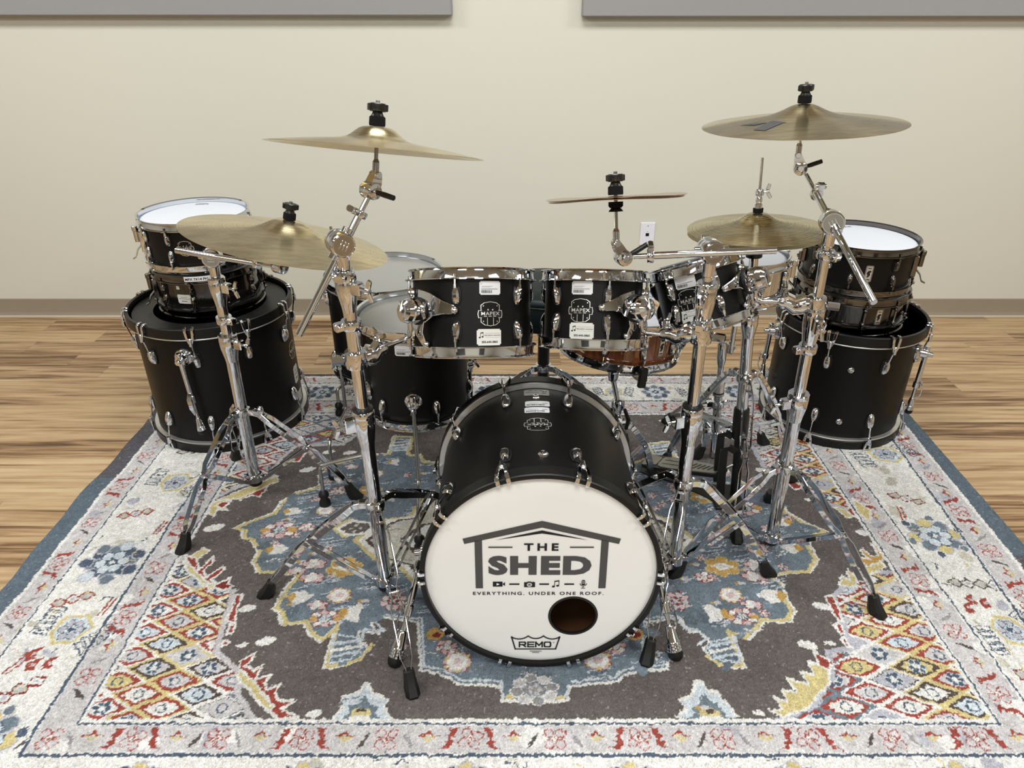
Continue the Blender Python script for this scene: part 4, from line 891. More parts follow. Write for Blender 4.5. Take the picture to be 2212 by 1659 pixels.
        if kind == 'ros': petals(c, 0.030*s, 8, 0.0105*s, ['pink', 'white'], 'red', 0.2, 1.35); petals(c, 0.030*s, 2, 0.011*s, 'och', None, 0.0, 1.5); petals(c, 0.013*s, 6, 0.006*s, 'lblue', 'navy'); ell(c, 0.005, 0.004, 'yel')
        elif kind == 'ros2': petals(c, 0.026*s, 8, 0.0095*s, ['pink', 'strip'], 'redd', 0.4); ell(c, 0.012*s, 0.012*s, 'strip'); petals(c, 0.010*s, 4, 0.004, 'redd')
        elif kind == 'half': petals(c, 0.018*s, 6, 0.0078*s, ['pink', 'white'], 'red', 0.3, 1.2); ell(c, 0.010*s, 0.010*s, 'white')
        elif kind == 'rnd': petals(c, 0.024*s, 12, 0.006*s, ['pink', 'yel'], 'red', 0.1, 1.1); ell(c, 0.025*s, 0.023*s, 'white'); ell((c[0], c[1]), 0.012*s, 0.010*s, 'pink')
        elif kind == 'blob': petals(c, 0.012*s, 5, 0.0075*s, ['pink', 'white'], 'redd', 0.5, 1.7); ell(c, 0.015*s, 0.008*s, 'white')
        elif kind == 'yel': petals(c, 0.028*s, 6, 0.0125*s, 'och', 'yel', 0.35, 1.3); ell(c, 0.020*s, 0.015*s, 'white'); line([(c[0]-0.03*s, c[1]), (c[0]+0.03*s, c[1])], 0.008, 'white'); petals(c, 0.006, 3, 0.003, 'pink')
        elif kind == 'och': ell(c, 0.024*s, 0.022*s, 'och'); ell((c[0]+0.004, c[1]-0.004), 0.012, 0.010, 'redd')
        elif kind == 'dia': fill([(c[0]+a, c[1]+b) for a, b in ((-0.058, 0), (-0.01, 0.052), (0.03, 0.03), (0.06, 0), (0.03, -0.03), (-0.01, -0.05))], 'yel'); fill([(c[0]+a, c[1]+b) for a, b in ((-0.046, 0.0), (0.0, 0.045), (0.07, 0.03), (0.085, 0), (0.06, -0.03), (0.0, -0.04))], 'cream'); fill([(c[0]+a, c[1]+b) for a, b in ((-0.03, 0.0), (0.005, 0.03), (0.06, 0.022), (0.07, 0), (0.05, -0.02), (0.005, -0.026))], 'field'); petals((c[0]+0.02, c[1]), 0.016, 4, 0.006, 'tan')
        elif kind.startswith('leaf'):
            big = 'b' in kind[4:]
            pts_ = [(-0.034, 0.0), (-0.018, 0.020), (0.010, 0.024), (0.036, 0.006), (0.030, -0.004), (0.004, -0.024), (-0.016, -0.018)]
            if big: pts_ = [(-0.034, 0.0), (-0.010, 0.016), (0.020, 0.034), (0.030, 0.022), (0.022, -0.012), (0.028, -0.032), (-0.004, -0.022)]
            fill([(c[0]+a*s*m, c[1]+b_*s) for a, b_ in pts_], 'white'); fill([(c[0]+a*s*m, c[1]+b_*s) for a, b_ in ((-0.036, 0), (-0.018, 0.020), (-0.008, 0.004), (-0.012, -0.006), (-0.016, -0.018))], 'och')
    # striped pendants and tail
    for l, k in ((QQ([(722, 1372), (770, 1380), (782, 1402), (758, 1425), (712, 1434)]), 'L'), (QQ([(1540, 1388), (1588, 1378), (1598, 1432), (1560, 1430), (1528, 1404)]), 'R'), (QQ([(852, 950), (884, 952), (876, 975), (846, 975)]), 'l'), (QQ([(1408, 965), (1442, 962), (1455, 985), (1420, 985)]), 'r')):
        c = np.mean(np.array(l), axis=0); line(l, 0.006, 'lblue', True)
        for q in (-0.02, 0.0, 0.02): line([(c[0]-0.035, c[1]+q-0.008), (c[0]+0.035, c[1]+q+0.008)], 0.009, 'lblue' if q else 'white')
    tc = Q(1155, 1492); petals(tc, 0.034, 8, 0.011, ['grey', 'strip'], 'cream', 0.2, 1.3); ell(tc, 0.024, 0.018, 'grey'); petals(tc, 0.012, 5, 0.006, 'strip')
    for (x, y) in ((1098, 1508), (1212, 1508)): ell(Q(x, y), 0.012, 0.007, 'yel')
    # ---- dividing lines
    def box_line(x0, y0, x1, y1, c, w): line([(x0, y0), (x1, y0), (x1, y1), (x0, y1)], w, c, True)
    box_line(FX0, FY0, FX1, FY1, 'white', 0.016); box_line(FX0-0.004, FY0-0.004, FX1+0.004, FY1+0.004, 'navy', 0.0065)
    box_line(SX0, SY0, SX1, SY1, 'white', 0.014); box_line(SX0, SY0, SX1, SY1, 'navy', 0.0060)
    box_line(WX0, WY0, WX1, WY1, 'white', 0.012); box_line(WX0, WY0, WX1, WY1, 'navy', 0.0055)
    box_line(TX0, TY0, TX1, TY1, 'white', 0.011)
    # ---- soften, tuft and speckle
    def noise(s):
        h, w = int(ny/s)+3, int(nx/s)+3; g = rng.standard_normal((h, w)); yy = np.arange(ny)/s; xx = np.arange(nx)/s
        j = yy.astype(int); i = xx.astype(int); fy = (yy-j)[:, None]; fx = (xx-i)[None, :]; fy = fy*fy*(3-2*fy); fx = fx*fx*(3-2*fx)
        return (g[j][:, i]*(1-fy)+g[j+1][:, i]*fy)*(1-fx)+(g[j][:, i+1]*(1-fy)+g[j+1][:, i+1]*fy)*fx
    dx = noise(2.0)*0.75 + noise(7)*0.5; dy = noise(2.0)*0.8 + noise(7)*0.5
    jj = np.clip((np.arange(ny)[:, None]+dy).round().astype(int), 0, ny-1); ii = np.clip((np.arange(nx)[None, :]+dx).round().astype(int), 0, nx-1)
    img = img[jj, ii]
    lum = 1 + 0.055*noise(1.25) + 0.03*noise(5) + 0.02*noise(40)
    img = np.clip(img*lum[:, :, None], 0, 1)
    frost = np.clip(noise(2.0)-1.25, 0, 1)[:, :, None]*0.5; img = img*(1-frost)+frost*0.82
    g_ = img.mean(axis=2, keepdims=True); img = np.clip((g_+(img-g_)*0.86)*0.93+0.02, 0, 1)
    lin_ = np.where(img <= 0.04045, img/12.92, ((img+0.055)/1.055)**2.4)
    # ---- mesh
    gx, gy = np.meshgrid(X0+np.arange(nx)*RES, Y0+np.arange(ny)*RES)
    kk = np.interp(gx, [1.24, 1.42, 1.53, 1.60], [0, 0.08, 0.06, 0.041]); sh = np.interp(gx, [1.24, 1.42, 1.53, 1.60], [0.0, -0.006, -0.010, -0.014])
    wx = gx + kk*(gy-1.65) + sh + np.interp(gx, [-1.475, -1.30], [1, 0])*(0.006*np.sin(gy*9)+0.004*np.sin(gy*21+1))
    wz = 0.0042 + 0.0009*np.clip(noise(1.3), -2, 2)*0.6 + 0.0003*noise(6)
    ed = np.minimum.reduce([np.arange(nx)[None, :]+0*gy, nx-1-np.arange(nx)[None, :]+0*gy, np.arange(ny)[:, None]+0*gx, ny-1-np.arange(ny)[:, None]+0*gx]); wz = np.where(ed == 0, 0.0002, wz)
    co = np.stack([wx, gy, wz], axis=2).reshape(-1, 3).astype(np.float32)
    me = bpy.data.meshes.new('rug'); nv = nx*ny; nf = (nx-1)*(ny-1)
    me.vertices.add(nv); me.vertices.foreach_set('co', co.ravel())
    idx = np.arange(nv).reshape(ny, nx); q = np.stack([idx[:-1, :-1], idx[:-1, 1:], idx[1:, 1:], idx[1:, :-1]], axis=2).reshape(-1).astype(np.int32)
    me.loops.add(nf*4); me.loops.foreach_set('vertex_index', q); me.polygons.add(nf); me.polygons.foreach_set('loop_start', np.arange(0, nf*4, 4, dtype=np.int32))
    me.polygons.foreach_set('use_smooth', np.ones(nf, bool)); me.update()
    ca = me.color_attributes.new('yarn', 'FLOAT_COLOR', 'POINT'); ca.data.foreach_set('color', np.concatenate([lin_.reshape(-1, 3), np.ones((nv, 1))], axis=1).astype(np.float32).ravel())
    m = mat('rug_pile', (0.5, 0.5, 0.5), 0.95, 0, 0.05); nt, nd, lk = nodes_of(m); b = nd['Principled BSDF']
    at = nd.new('ShaderNodeAttribute'); at.attribute_name = 'yarn'
    tc = nd.new('ShaderNodeTexCoord'); n = nd.new('ShaderNodeTexNoise'); n.inputs['Scale'].default_value = 330; n.inputs['Detail'].default_value = 3; n.inputs['Roughness'].default_value = 0.7
    mp = nd.new('ShaderNodeMapping'); mp.inputs['Scale'].default_value = (1.4, 0.7, 1); lk.new(tc.outputs['Object'], mp.inputs[0]); lk.new(mp.outputs[0], n.inputs['Vector'])
    rm = nd.new('ShaderNodeMapRange'); rm.inputs['From Min'].default_value = 0.3; rm.inputs['From Max'].default_value = 0.7; rm.inputs['To Min'].default_value = 0.62; rm.inputs['To Max'].default_value = 1.28; lk.new(n.outputs['Fac'], rm.inputs['Value'])
    vm = nd.new('ShaderNodeVectorMath'); vm.operation = 'SCALE'; lk.new(at.outputs['Color'], vm.inputs[0]); lk.new(rm.outputs[0], vm.inputs['Scale']); lk.new(vm.outputs[0], b.inputs['Base Color'])
    bp = nd.new('ShaderNodeBump'); bp.inputs['Strength'].default_value = 0.8; bp.inputs['Distance'].default_value = 0.004; lk.new(n.outputs['Fac'], bp.inputs['Height']); lk.new(bp.outputs[0], b.inputs['Normal'])
    me.materials.append(m)
    o = bpy.data.objects.new('area_rug', me); C.objects.link(o); W[o] = I4
    tag(o, 'large distressed oriental area rug with blue medallion on taupe, under the drum kit', 'rug')
make_rug()
# ------------------------------------------------------------------ bass drum at the front
tl = R_(3.3); ca, sa = math.cos(tl), math.sin(tl)
BC = Vector((0.068, 1.252, 0.2935)); BL = 0.520
axf = Vector((0, -ca, sa)); root = BC - axf*BL
Mbd = Matrix(((1, 0, 0, root.x), (0, sa, -ca, root.y), (0, ca, sa, root.z), (0, 0, 0, 1)))
bd, head, zt = bass_drum('bass_drum', 'large black bass drum facing front with a white logo head and round sound hole', Mbd, 0.287, BL, 10, R_(18), rims=(True, False), top=BDHEAD, port=(0.081, -0.125, 0.0565), lug_back=0.108)
def logo(head):
    """artwork on the front head; u, v in metres from the head's centre"""
    S = 0.001
    T = Matrix.Translation((0, 0, zt))
    def U(x, y):               # picture coordinates of the head -> u, v
        p = ray(x, y); o = Mbd @ Vector((0, 0, zt)); n = axf; k = (o-CAM0).dot(n)/p.dot(n); q = Mbd.inverted() @ (CAM0+p*k); return (q.x, q.y)
    roofL, roofR, apex = U(998, 1163), U(1340, 1163), U(1171, 1125)
    cx = apex[0]
    g = Art()
    a0 = U(998, 1163); a1 = U(1171, 1124.5); a2 = U(1340, 1163); b0 = U(1002, 1174); b1 = U(1171, 1139); b2 = U(1336, 1175)
    def mir(p): return (2*cx-p[0], p[1])
    L0 = ((a0[0]-a2[0])/2 + cx, (a0[1]+a2[1])/2); Lb = ((b0[0]-b2[0])/2+cx, (b0[1]+b2[1])/2)
    g.add([L0, Lb, b1, a1], [(0, 1, 2, 3)]); g.add([mir(L0), mir(Lb), b1, a1], [(0, 3, 2, 1)])
    p0, p1, p2, p3 = U(1025, 1168), U(1041, 1165), U(1039, 1270), U(1023, 1270)
    g.poly([p0, p1, (p1[0], p2[1]), (p0[0], p2[1])]); g.poly([mir(p) for p in (p0, p1, (p1[0], p2[1]), (p0[0], p2[1]))])
    # SHED in heavy capitals
    t0, t1 = U(1055, 1241.5), U(1279, 1200)
    hh = t1[1]-t0[1]; vs, fs = text_geo('SHED', 1.0, bold=0.055, sx=1.0, space=1.14)
    xs = [v[0] for v in vs]; ys = [v[1] for v in vs]; x0, x1, y0, y1 = min(xs), max(xs), min(ys), max(ys)
    g.add([(t0[0]+(x-x0)/(x1-x0)*(t1[0]-t0[0]), t0[1]+(y-y0)/(y1-y0)*hh) for x, y in vs], fs)
    for xa, xb in ((1055, 1107), (1231, 1283)):
        q0, q1 = U(xa, 1183), U(xb, 1180); g.rect(q0[0], q0[1], q1[0], q1[1])
    g.flat(T, 'logo', INKG, head, 0.0012)
    k = Art()
    u0, u1, u2 = U(1069, 1166), U(1171, 1145), U(1171, 1151.5); k.add([u0, u2, u1], [(0, 1, 2)]); k.add([mir(u0), u2, u1], [(0, 1, 2)])
    def fit(s, xa, ya, xb, yb, bold, space):
        q0, q1 = U(xa, yb), U(xb, ya); vs, fs = text_geo(s, 1.0, bold=bold, space=space)
        xs = [v[0] for v in vs]; ys = [v[1] for v in vs]; x0, x1, y0, y1 = min(xs), max(xs), min(ys), max(ys)
        k.add([(q0[0]+(x-x0)/(x1-x0)*(q1[0]-q0[0]), q0[1]+(y-y0)/(y1-y0)*(q1[1]-q0[1])) for x, y in vs], fs)
    fit('THE', 1132, 1173, 1207, 1189, 0.035, 1.5)
    fit('EVERYTHING. UNDER ONE ROOF.', 1022, 1277.5, 1304, 1284.5, 0.016, 1.3)
    for xa, xb in ((1100, 1122), (1165, 1186), (1219, 1240)):
        q0, q1 = U(xa, 1262.5), U(xb, 1259.5); k.rect(q0[0], q0[1], q1[0], q1[1])
    w = Art()
    # film camera, photo camera, quavers, microphone
    c = U(1076, 1261); k.rect(c[0]-0.0125, c[1]-0.0075, c[0]+0.0105, c[1]+0.0075); k.poly([(c[0]+0.0105, c[1]), (c[0]+0.0165, c[1]+0.006), (c[0]+0.0165, c[1]-0.006)])
    w.poly([(c[0]-0.0035, c[1]+0.004), (c[0]-0.0035, c[1]-0.004), (c[0]+0.0035, c[1])])
    c = U(1144, 1261.5); k.rect(c[0]-0.0130, c[1]-0.0085, c[0]+0.0130, c[1]+0.0065); k.rect(c[0]-0.005, c[1]+0.0065, c[0]+0.004, c[1]+0.0085); k.rect(c[0]+0.007, c[1]+0.0065, c[0]+0.010, c[1]+0.0078)
    w.ring((c[0]-0.0005, c[1]-0.001), 0.0052, 0.0016); w.ring((c[0]-0.0005, c[1]-0.001), 0.0026, 0.0010)
    c = U(1201, 1261); note(k, (c[0]-0.001, c[1]+0.0015), 0.021)
    c = U(1260, 1258); k.disc((c[0], c[1]+0.0035), 0.0048, 16, 0.0048); k.rect(c[0]-0.0048, c[1]-0.003, c[0]+0.0048, c[1]+0.0035); k.disc((c[0], c[1]-0.003), 0.0048, 16)
    k.ring((c[0], c[1]-0.002), 0.0078, 0.0016, 16, math.pi, 2*math.pi); k.rect(c[0]-0.0008, c[1]-0.016, c[0]+0.0008, c[1]-0.009); k.rect(c[0]-0.005, c[1]-0.0172, c[0]+0.005, c[1]-0.0156)
    for dy in (0.004, 0.001, -0.002): w.rect(c[0]-0.0048, c[1]+dy, c[0]+0.0048, c[1]+dy+0.0008)
    # head maker's crown at the bottom
    P = [U(x, y) for x, y in ((1113, 1401), (1105, 1375), (1123, 1381), (1141, 1373), (1157, 1382), (1174, 1373), (1192, 1381), (1209, 1375), (1200, 1401))]
    mx = (P[0][0]+P[-1][0])/2
    cur = []
    for i in range(1, 7+1):
        cur.append(P[i])
    pts = [P[0], P[1]]
    tips = [P[1], P[3], P[5], P[7]]
    for i in range(3):
        a, b2_ = tips[i], tips[i+1]; ym = min(a[1], b2_[1]) - 0.0085
        for q in range(1, 9):
            f = q/8; pts.append((a[0]+(b2_[0]-a[0])*f, a[1]+(b2_[1]-a[1])*f - (min(a[1], b2_[1])-ym)*math.sin(math.pi*f)**0.8))
    pts.append(P[8]); k.line(pts, 0.0034, True)
    q0, q1 = U(1120, 1397), U(1192, 1385.5); lw, lh = (q1[0]-q0[0])/4, q1[1]-q0[1]
    for i, strokes in enumerate(([[(0.08, 0), (0.08, 1), (0.78, 1), (0.86, 0.85), (0.86, 0.6), (0.78, 0.45), (0.08, 0.45)], [(0.5, 0.45), (0.88, 0)]], [[(0.86, 0), (0.1, 0), (0.1, 1), (0.86, 1)], [(0.1, 0.5), (0.8, 0.5)]],
                                 [[(0.04, 0), (0.04, 1), (0.46, 0.30), (0.88, 1), (0.88, 0)]], [[(0.18, 0), (0.08, 0.2), (0.08, 0.8), (0.18, 1), (0.78, 1), (0.88, 0.8), (0.88, 0.2), (0.78, 0), (0.18, 0)]])):
        for st in strokes: k.line([(q0[0]+(i+0.04+x*0.92)*lw, q0[1]+0.0012+y*(lh-0.0024)) for x, y in st], 0.0036)
    k.ring(U(1196, 1387), 0.0014, 0.0008, 10)
    for ya, wd in ((1405, 26), (1408, 16)):
        q0, q1 = U(1157-wd/2, ya+1), U(1157+wd/2, ya); k.rect(q0[0], q0[1], q1[0], q1[1])
    k.flat(T, 'lettering', INK, head, 0.0014)
    w.flat(T, 'icon_detail', BDHEAD, head, 0.0018)
logo(head)
Rs = 0.268
def zt_(y):
    a = Mbd @ Vector((0, Rs, 0)); c = Mbd @ Vector((0, Rs, BL)); lo, hi = 0.0, 1.0
    for _ in range(40):
        m = (lo+hi)/2
        if proj(a.lerp(c, m))[1] < y: lo = m
        else: hi = m
    return BL*(lo+hi)/2
sticker(Rs, math.pi, zt_(848), 0.070, 0.036, 'silver', bd, flip=1)
sticker(Rs, math.pi, zt_(872), 0.066, 0.031, 'strip', bd, seed=3); sticker(Rs, math.pi+0.008, zt_(885.5), 0.066, 0.031, 'strip', bd, seed=5)
shell_badge(Rs, math.pi+0.01, zt_(917), 0.066, bd)
def bolt(t, R, phi, z):
    b = MB(); f = spin(phi, R, z) @ Matrix.Rotation(math.pi/2, 4, 'Y')
    b.lathe([(0.0135, 0), (0.0120, 0.004), (0.0075, 0.008), (0.0045, 0.0085), (0.003, 0.003), (0.0, 0.003)], f, 8); b.build('air_vent', CHROME, t, 30)
bolt(bd, Rs, math.pi+0.01, zt_(859)); bolt(bd, Rs, math.pi-0.02, zt_(982))
Minv = Mbd.inverted()
for phi, fx in ((R_(-82), (850, 1442)), (R_(82), (1462, 1427))):
    spur(bd, phi, Rs, 0.37, Minv @ (pf(*fx) + Vector((0, 0, 0.001))), Minv, big=1.35)
# ------------------------------------------------------------------ drums standing on end, left and right
Lbd = Matrix.Translation((-1.137, 2.50, 0.0))
lbd, _, lz = bass_drum('bass_drum', 'larger black bass drum lying on its side under two stacked snares, left of the kit', Lbd, 0.2945, 0.505, 10, R_(7.0), lug_at=0.125)
LRs = 0.2945-0.019
MB().lathe([(LRs-0.075, 0.0006), (LRs-0.003, 0.0006)], Matrix.Translation((0, 0, lz)), 64, caps=False).build('muffling_ring', HOOPB, lbd)
spur(lbd, R_(-2), LRs, 0.395, (math.sin(R_(1))*(LRs+0.03), -math.cos(R_(1))*(LRs+0.03), 0.095), None)
shell_badge(LRs, R_(91), 0.29, 0.07, lbd); bolt(lbd, LRs, R_(82), 0.40)
sticker(LRs, R_(91), 0.185, 0.05, 0.075, 'plain', lbd); sticker(LRs, R_(93), 0.085, 0.05, 0.045, 'plain', lbd, seed=4)
Rbd = Matrix.Translation((1.288, 2.495, 0.0))
rbd, _, rz = bass_drum('bass_drum', 'smaller black bass drum lying on its side under two stacked snares, right of the kit', Rbd, 0.268, 0.463, 8, R_(9), lug_at=0.120)
RRs = 0.268-0.019
bolt(rbd, RRs, R_(-17), 0.325); bolt(rbd, RRs, R_(-16), 0.11)
spur(rbd, R_(-100), RRs, 0.355, (math.sin(R_(-98))*(RRs+0.035), -math.cos(R_(-98))*(RRs+0.035), 0.14), None)
spur(rbd, R_(55), RRs, 0.355, (math.sin(R_(55))*(RRs+0.03), -math.cos(R_(55))*(RRs+0.03), 0.10), None)
# ------------------------------------------------------------------ stacked snares
def strainer(t, R, phi, z, m):
    b = MB(); f = spin(phi, R, z)
    b.box(0.016, 0.030, 0.075, f @ Matrix.Translation((0.008, 0, 0)), 0.002); b.cyl(f @ Vector((0.022, 0, 0.0)), f @ Vector((0.022, 0, 0.040)), 0.0095, n=14, ch=0.001)
    b.cyl(f @ Vector((0.022, 0, 0.040)), f @ Vector((0.022, 0, 0.056)), 0.011, n=14, ch=0.001)
    b.strip([f @ Vector(q) for q in ((0.012, 0, -0.01), (0.030, 0, -0.028), (0.040, 0.002, -0.052), (0.052, 0.004, -0.058))], f.to_3x3() @ Vector((0, 1, 0)), [0.018, 0.020, 0.014, 0.010], 0.004)
    b.build('strainer', m, t, 30)
def butt(t, R, phi, z, m):
    b = MB(); f = spin(phi, R, z); b.box(0.014, 0.030, 0.050, f @ Matrix.Translation((0.007, 0, 0)), 0.002); b.box(0.010, 0.020, 0.030, f @ Matrix.Translation((0.018, 0, -0.008)), 0.002)
    for y in (-0.006, 0.006): b.cyl(f @ Vector((0.022, y, -0.008)), f @ Vector((0.028, y, -0.008)), 0.004, n=8)
    b.build('butt_plate', m, t, 30)
def maker_plate(R, phi, z, parent, m=SILVER):
    """tall rounded plate with a dark bird-like mark"""
    a = Art(); w, h = 0.024, 0.058; pts = []
    for cx, cy, a0 in ((w/2-0.006, h/2-0.006, 0), (-w/2+0.006, h/2-0.006, 90), (-w/2+0.006, -h/2+0.006, 180), (w/2-0.006, -h/2+0.006, 270)):
        for q in range(6): an = R_(a0+18*q); pts.append((cx+0.006*math.cos(an), cy+0.006*math.sin(an)))
    a.poly(pts); o = a.wrap(R, phi, z, 'maker_plate', m, parent, 0.0012)
    d = Art(); q = [(x*0.86, y*0.93) for x, y in pts]; d.line(q, 0.0014, True)
    d.poly([(-0.007, 0.002), (-0.003, 0.010), (0.004, 0.012), (0.0075, 0.008), (0.003, 0.004), (0.005, -0.004), (0.000, -0.012), (-0.006, -0.013), (-0.003, -0.006)]); d.rect(-0.006, 0.018, 0.006, 0.0205); d.rect(-0.006, -0.022, 0.006, -0.019)
    d.wrap(R, phi, z, 'plate_mark', INK, o, 0.0018)
def head_logo(t, z, R, txt, ang, rr, size):
    a = Art(); vs, fs = text_geo(txt, size, bold=size*0.02, sx=1.1); a.add(vs, fs, (0, rr)); a.line([(-size*1.5, rr-size*0.2), (-size*0.8, rr+size*0.85), (0, rr+size*0.7), (size*0.8, rr+size*0.85), (size*1.5, rr-size*0.2)], size*0.10)
    a.flat(Matrix.Rotation(ang, 4, 'Z') @ Matrix.Translation((0, 0, z)), 'head_print', INKG, t, 0.0026)
SR = 0.178
c = Vector((-1.14, 2.535))
s1, a0, a1 = drum('snare_drum', 'gloss black snare drum with dark hoops and white stickers, lower snare on the left stack', 'snare drum', Matrix.Translation((c.x, c.y, 0.489)), SR, 0.120, 10, R_(3), GLOSSB, NICKEL, NICKEL, COATED, CLEAR, lugs='snare')
sticker(SR, R_(-8), a0+0.050, 0.050, 0.034, 'plain', s1); sticker(SR, R_(-13), a0+0.092, 0.012, 0.013, 'plain', s1)
bolt(s1, SR, R_(27), a0+0.055)
st_ = Art(); st_.rect(-0.062, -0.009, 0.062, 0.009, 10); so = st_.wrap(SR+0.0145, R_(18), a1+0.010, 'sticker', PAPER, s1, 0.002)
st2 = Art(); st2.text('MPX 7X14 PHATBOD', (-0.0, -0.0045), 0.0125, bold=0.0003); st2.wrap(SR+0.0145, R_(18), a1+0.010, 'lettering', INK, so, 0.0026)
ztop = 0.489 + a1 + a0
strainer(s1, SR, R_(-62), (a0+a1)/2, NICKEL); butt(s1, SR, R_(112), (a0+a1)/2, NICKEL)
s2, b0_, b1_ = drum('snare_drum', 'matte black snare drum with chrome hoops and white head, topping the left stack', 'snare drum', Matrix.Translation((-1.15, 2.545, ztop+0.004)), SR, 0.142, 10, R_(27), MATTE, CHROME, CHROME, COATED, CLEAR, lugs='snare')
shell_badge(SR, R_(8), (b0_+b1_)/2, 0.052, s2); strainer(s2, SR, R_(-62), (b0_+b1_)/2, CHROME); butt(s2, SR, R_(118), (b0_+b1_)/2, CHROME)
head_logo(s2, b1_, SR, 'REMO', R_(10), SR*0.78, 0.016); head_logo(s2, b1_, SR, 'AMBASSADOR', R_(172), SR*0.80, 0.014)
s3, d0, d1 = drum('snare_drum', 'shallow gloss black snare drum with tube lugs, lower snare on the right stack', 'snare drum', Matrix.Translation((1.262, 2.475, 0.447)), SR, 0.097, 10, R_(-9), GLOSSB, NICKEL, NICKEL, COATED, CLEAR, lugs='tube')
maker_plate(SR, R_(8), (d0+d1)/2, s3); ztop = 0.447 + d1 + d0
strainer(s3, SR, R_(-115), (d0+d1)/2, NICKEL)
s4, e0, e1 = drum('snare_drum', 'matte black snare drum with dark hoops and white head, topping the right stack', 'snare drum', Matrix.Translation((1.252, 2.475, ztop+0.004)), SR, 0.138, 8, R_(-29), MATTE, NICKEL, NICKEL, COATED, CLEAR, lugs='snare')
maker_plate(SR, R_(-12), (e0+e1)/2, s4); bolt(s4, SR, R_(-55), (e0+e1)/2+0.005); strainer(s4, SR, R_(62), (e0+e1)/2, NICKEL); butt(s4, SR, R_(-105), (e0+e1)/2, NICKEL)
head_logo(s4, e1, SR, 'AMBASSADOR', R_(10), SR*0.78, 0.014)
# ------------------------------------------------------------------ rack toms
def tom_matrix(px, py, zc, back, roll, h, yaw=0.0):
    """centre at the pixel, axis leaning back (away) and rolled clockwise in the picture"""
    ax = Vector((math.sin(roll)*1.0, math.cos(roll)*math.sin(back), math.cos(roll)*math.cos(back))).normalized()
    y = Vector((math.sin(yaw), math.cos(yaw), 0)); y = (y-ax*y.dot(ax)).normalized(); x = y.cross(ax)
    m = Matrix((x, y, ax)).transposed().to_4x4(); m.translation = pc(px, py, zc) - ax*(h/2+0.0185); return m
def suspension(t, R, phi, z0, z1, world_rod, side):
    """chrome triangular suspension bracket with a round ball housing standing off the shell"""
    zm = (z0+z1)/2 + 0.002; f = spin(phi, R, zm); b = MB()
    q_ = R/0.1524
    def wr(du, dz, o):
        du *= q_; dz *= q_
        a = phi + du/R; return Vector((math.sin(a)*(R+o), -math.cos(a)*(R+o), zm+dz))
    # plate arms: one towards the next lug above, one down to the lug below
    hub = [wr(-side*0.004, 0.03, 0.020), wr(-side*0.004, -0.030, 0.020)]
    b.strip([wr(0, 0.026, 0.024), wr(-side*0.030, 0.022, 0.022), wr(-side*0.060, 0.012, 0.019), wr(-side*0.086, 0.006, 0.014)], Vector((0, 0, 1)), [w*q_ for w in (0.062, 0.050, 0.032, 0.022)], 0.005)
    b.strip([wr(0, 0.0, 0.022), wr(-side*0.016, 0.004, 0.022), wr(-side*0.040, 0.010, 0.021), wr(-side*0.075, 0.008, 0.015)], Vector((0, 0, 1)), [w*q_ for w in (0.070, 0.056, 0.036, 0.022)], 0.005)
    b.strip([wr(0, 0.02, 0.022), wr(side*0.002, -0.022, 0.023), wr(-side*0.001, -0.052, 0.022), wr(-side*0.010, -0.076, 0.016)], f.to_3x3() @ Vector((0, 1, 0)), [w*q_ for w in (0.060, 0.050, 0.028, 0.018)], 0.005)
    for q in (wr(-side*0.088, 0.005, 0.010), wr(-side*0.010, -0.078, 0.010)): b.ball(0.010, Matrix.Translation(q), 12)
    br = b.build('suspension_bracket', CHROME, t, 30)
    g = f @ Matrix.Translation((0.022, 0, 0.004)) @ Matrix.Rotation(math.pi/2, 4, 'Y')
    MB().lathe([(0.032, 0), (0.0345, 0.002), (0.0345, 0.006), (0.030, 0.008)], g, 32).build('rubber_gasket', RUBBER, br)
    h = MB(); h.lathe([(0.030, 0.006), (0.0315, 0.009), (0.0310, 0.030), (0.0285, 0.033), (0.0300, 0.035), (0.0270, 0.046), (0.018, 0.053), (0.0, 0.055)], g, 32)
    h.strip([g @ Vector(q) for q in ((-0.024, 0, 0.050), (0, 0, 0.058), (0.024, 0, 0.050))], g.to_3x3() @ Vector((0, 1, 0)), [0.012, 0.016, 0.012], 0.008)
    wing(h, g @ Vector((0.0, -side*0.028, 0.022)), g.to_3x3() @ Vector((0, -side, 0)), g.to_3x3() @ Vector((1, 0, 0)), 0.8)
    h.build('ball_housing', CHROME, br, 30)
    return W[t] @ (g @ Vector((0, 0, 0.030)))
def rack_tom(label, px, py, zc, back, roll, R, h, phase, stick, mount, side, yaw=0.0):
    M = tom_matrix(px, py, zc, back, roll, h, yaw)
    t, z0, z1 = drum('rack_tom', label, 'tom drum', M, R, h, 6, phase, MATTE, CHROME, CHROME, CLEAR, CLEAR, 'black rack toms with chrome hoops', lugs='tom')
    b, hz = stick
    shell_badge(R, b, (z0+z1)/2 - 0.002, 0.058, t)
    sticker(R, b+hz[0], (z0+z1)/2+0.066*h/0.2, 0.053, 0.033, 'asset', t, seed=8); sticker(R, b+hz[1], (z0+z1)/2-0.064*h/0.2, 0.062, 0.040, 'phone', t)
    p = suspension(t, R, mount, z0, z1, None, side)
    return t, p
tomA, hubA = rack_tom('largest of the three black rack toms, left of centre above the white logo head', 1020, 676, 1.86, R_(22.5), R_(-0.3), 0.1524, 0.183, R_(-11), (R_(20), (0.0, -0.02)), R_(-45), -1)
tomB, hubB = rack_tom('middle-sized black rack tom, hanging over the amber wooden snare', 1281, 669, 1.87, R_(22), R_(1.2), 0.127, 0.163, R_(9), (R_(-21), (0.02, 0.03)), R_(35), 1)
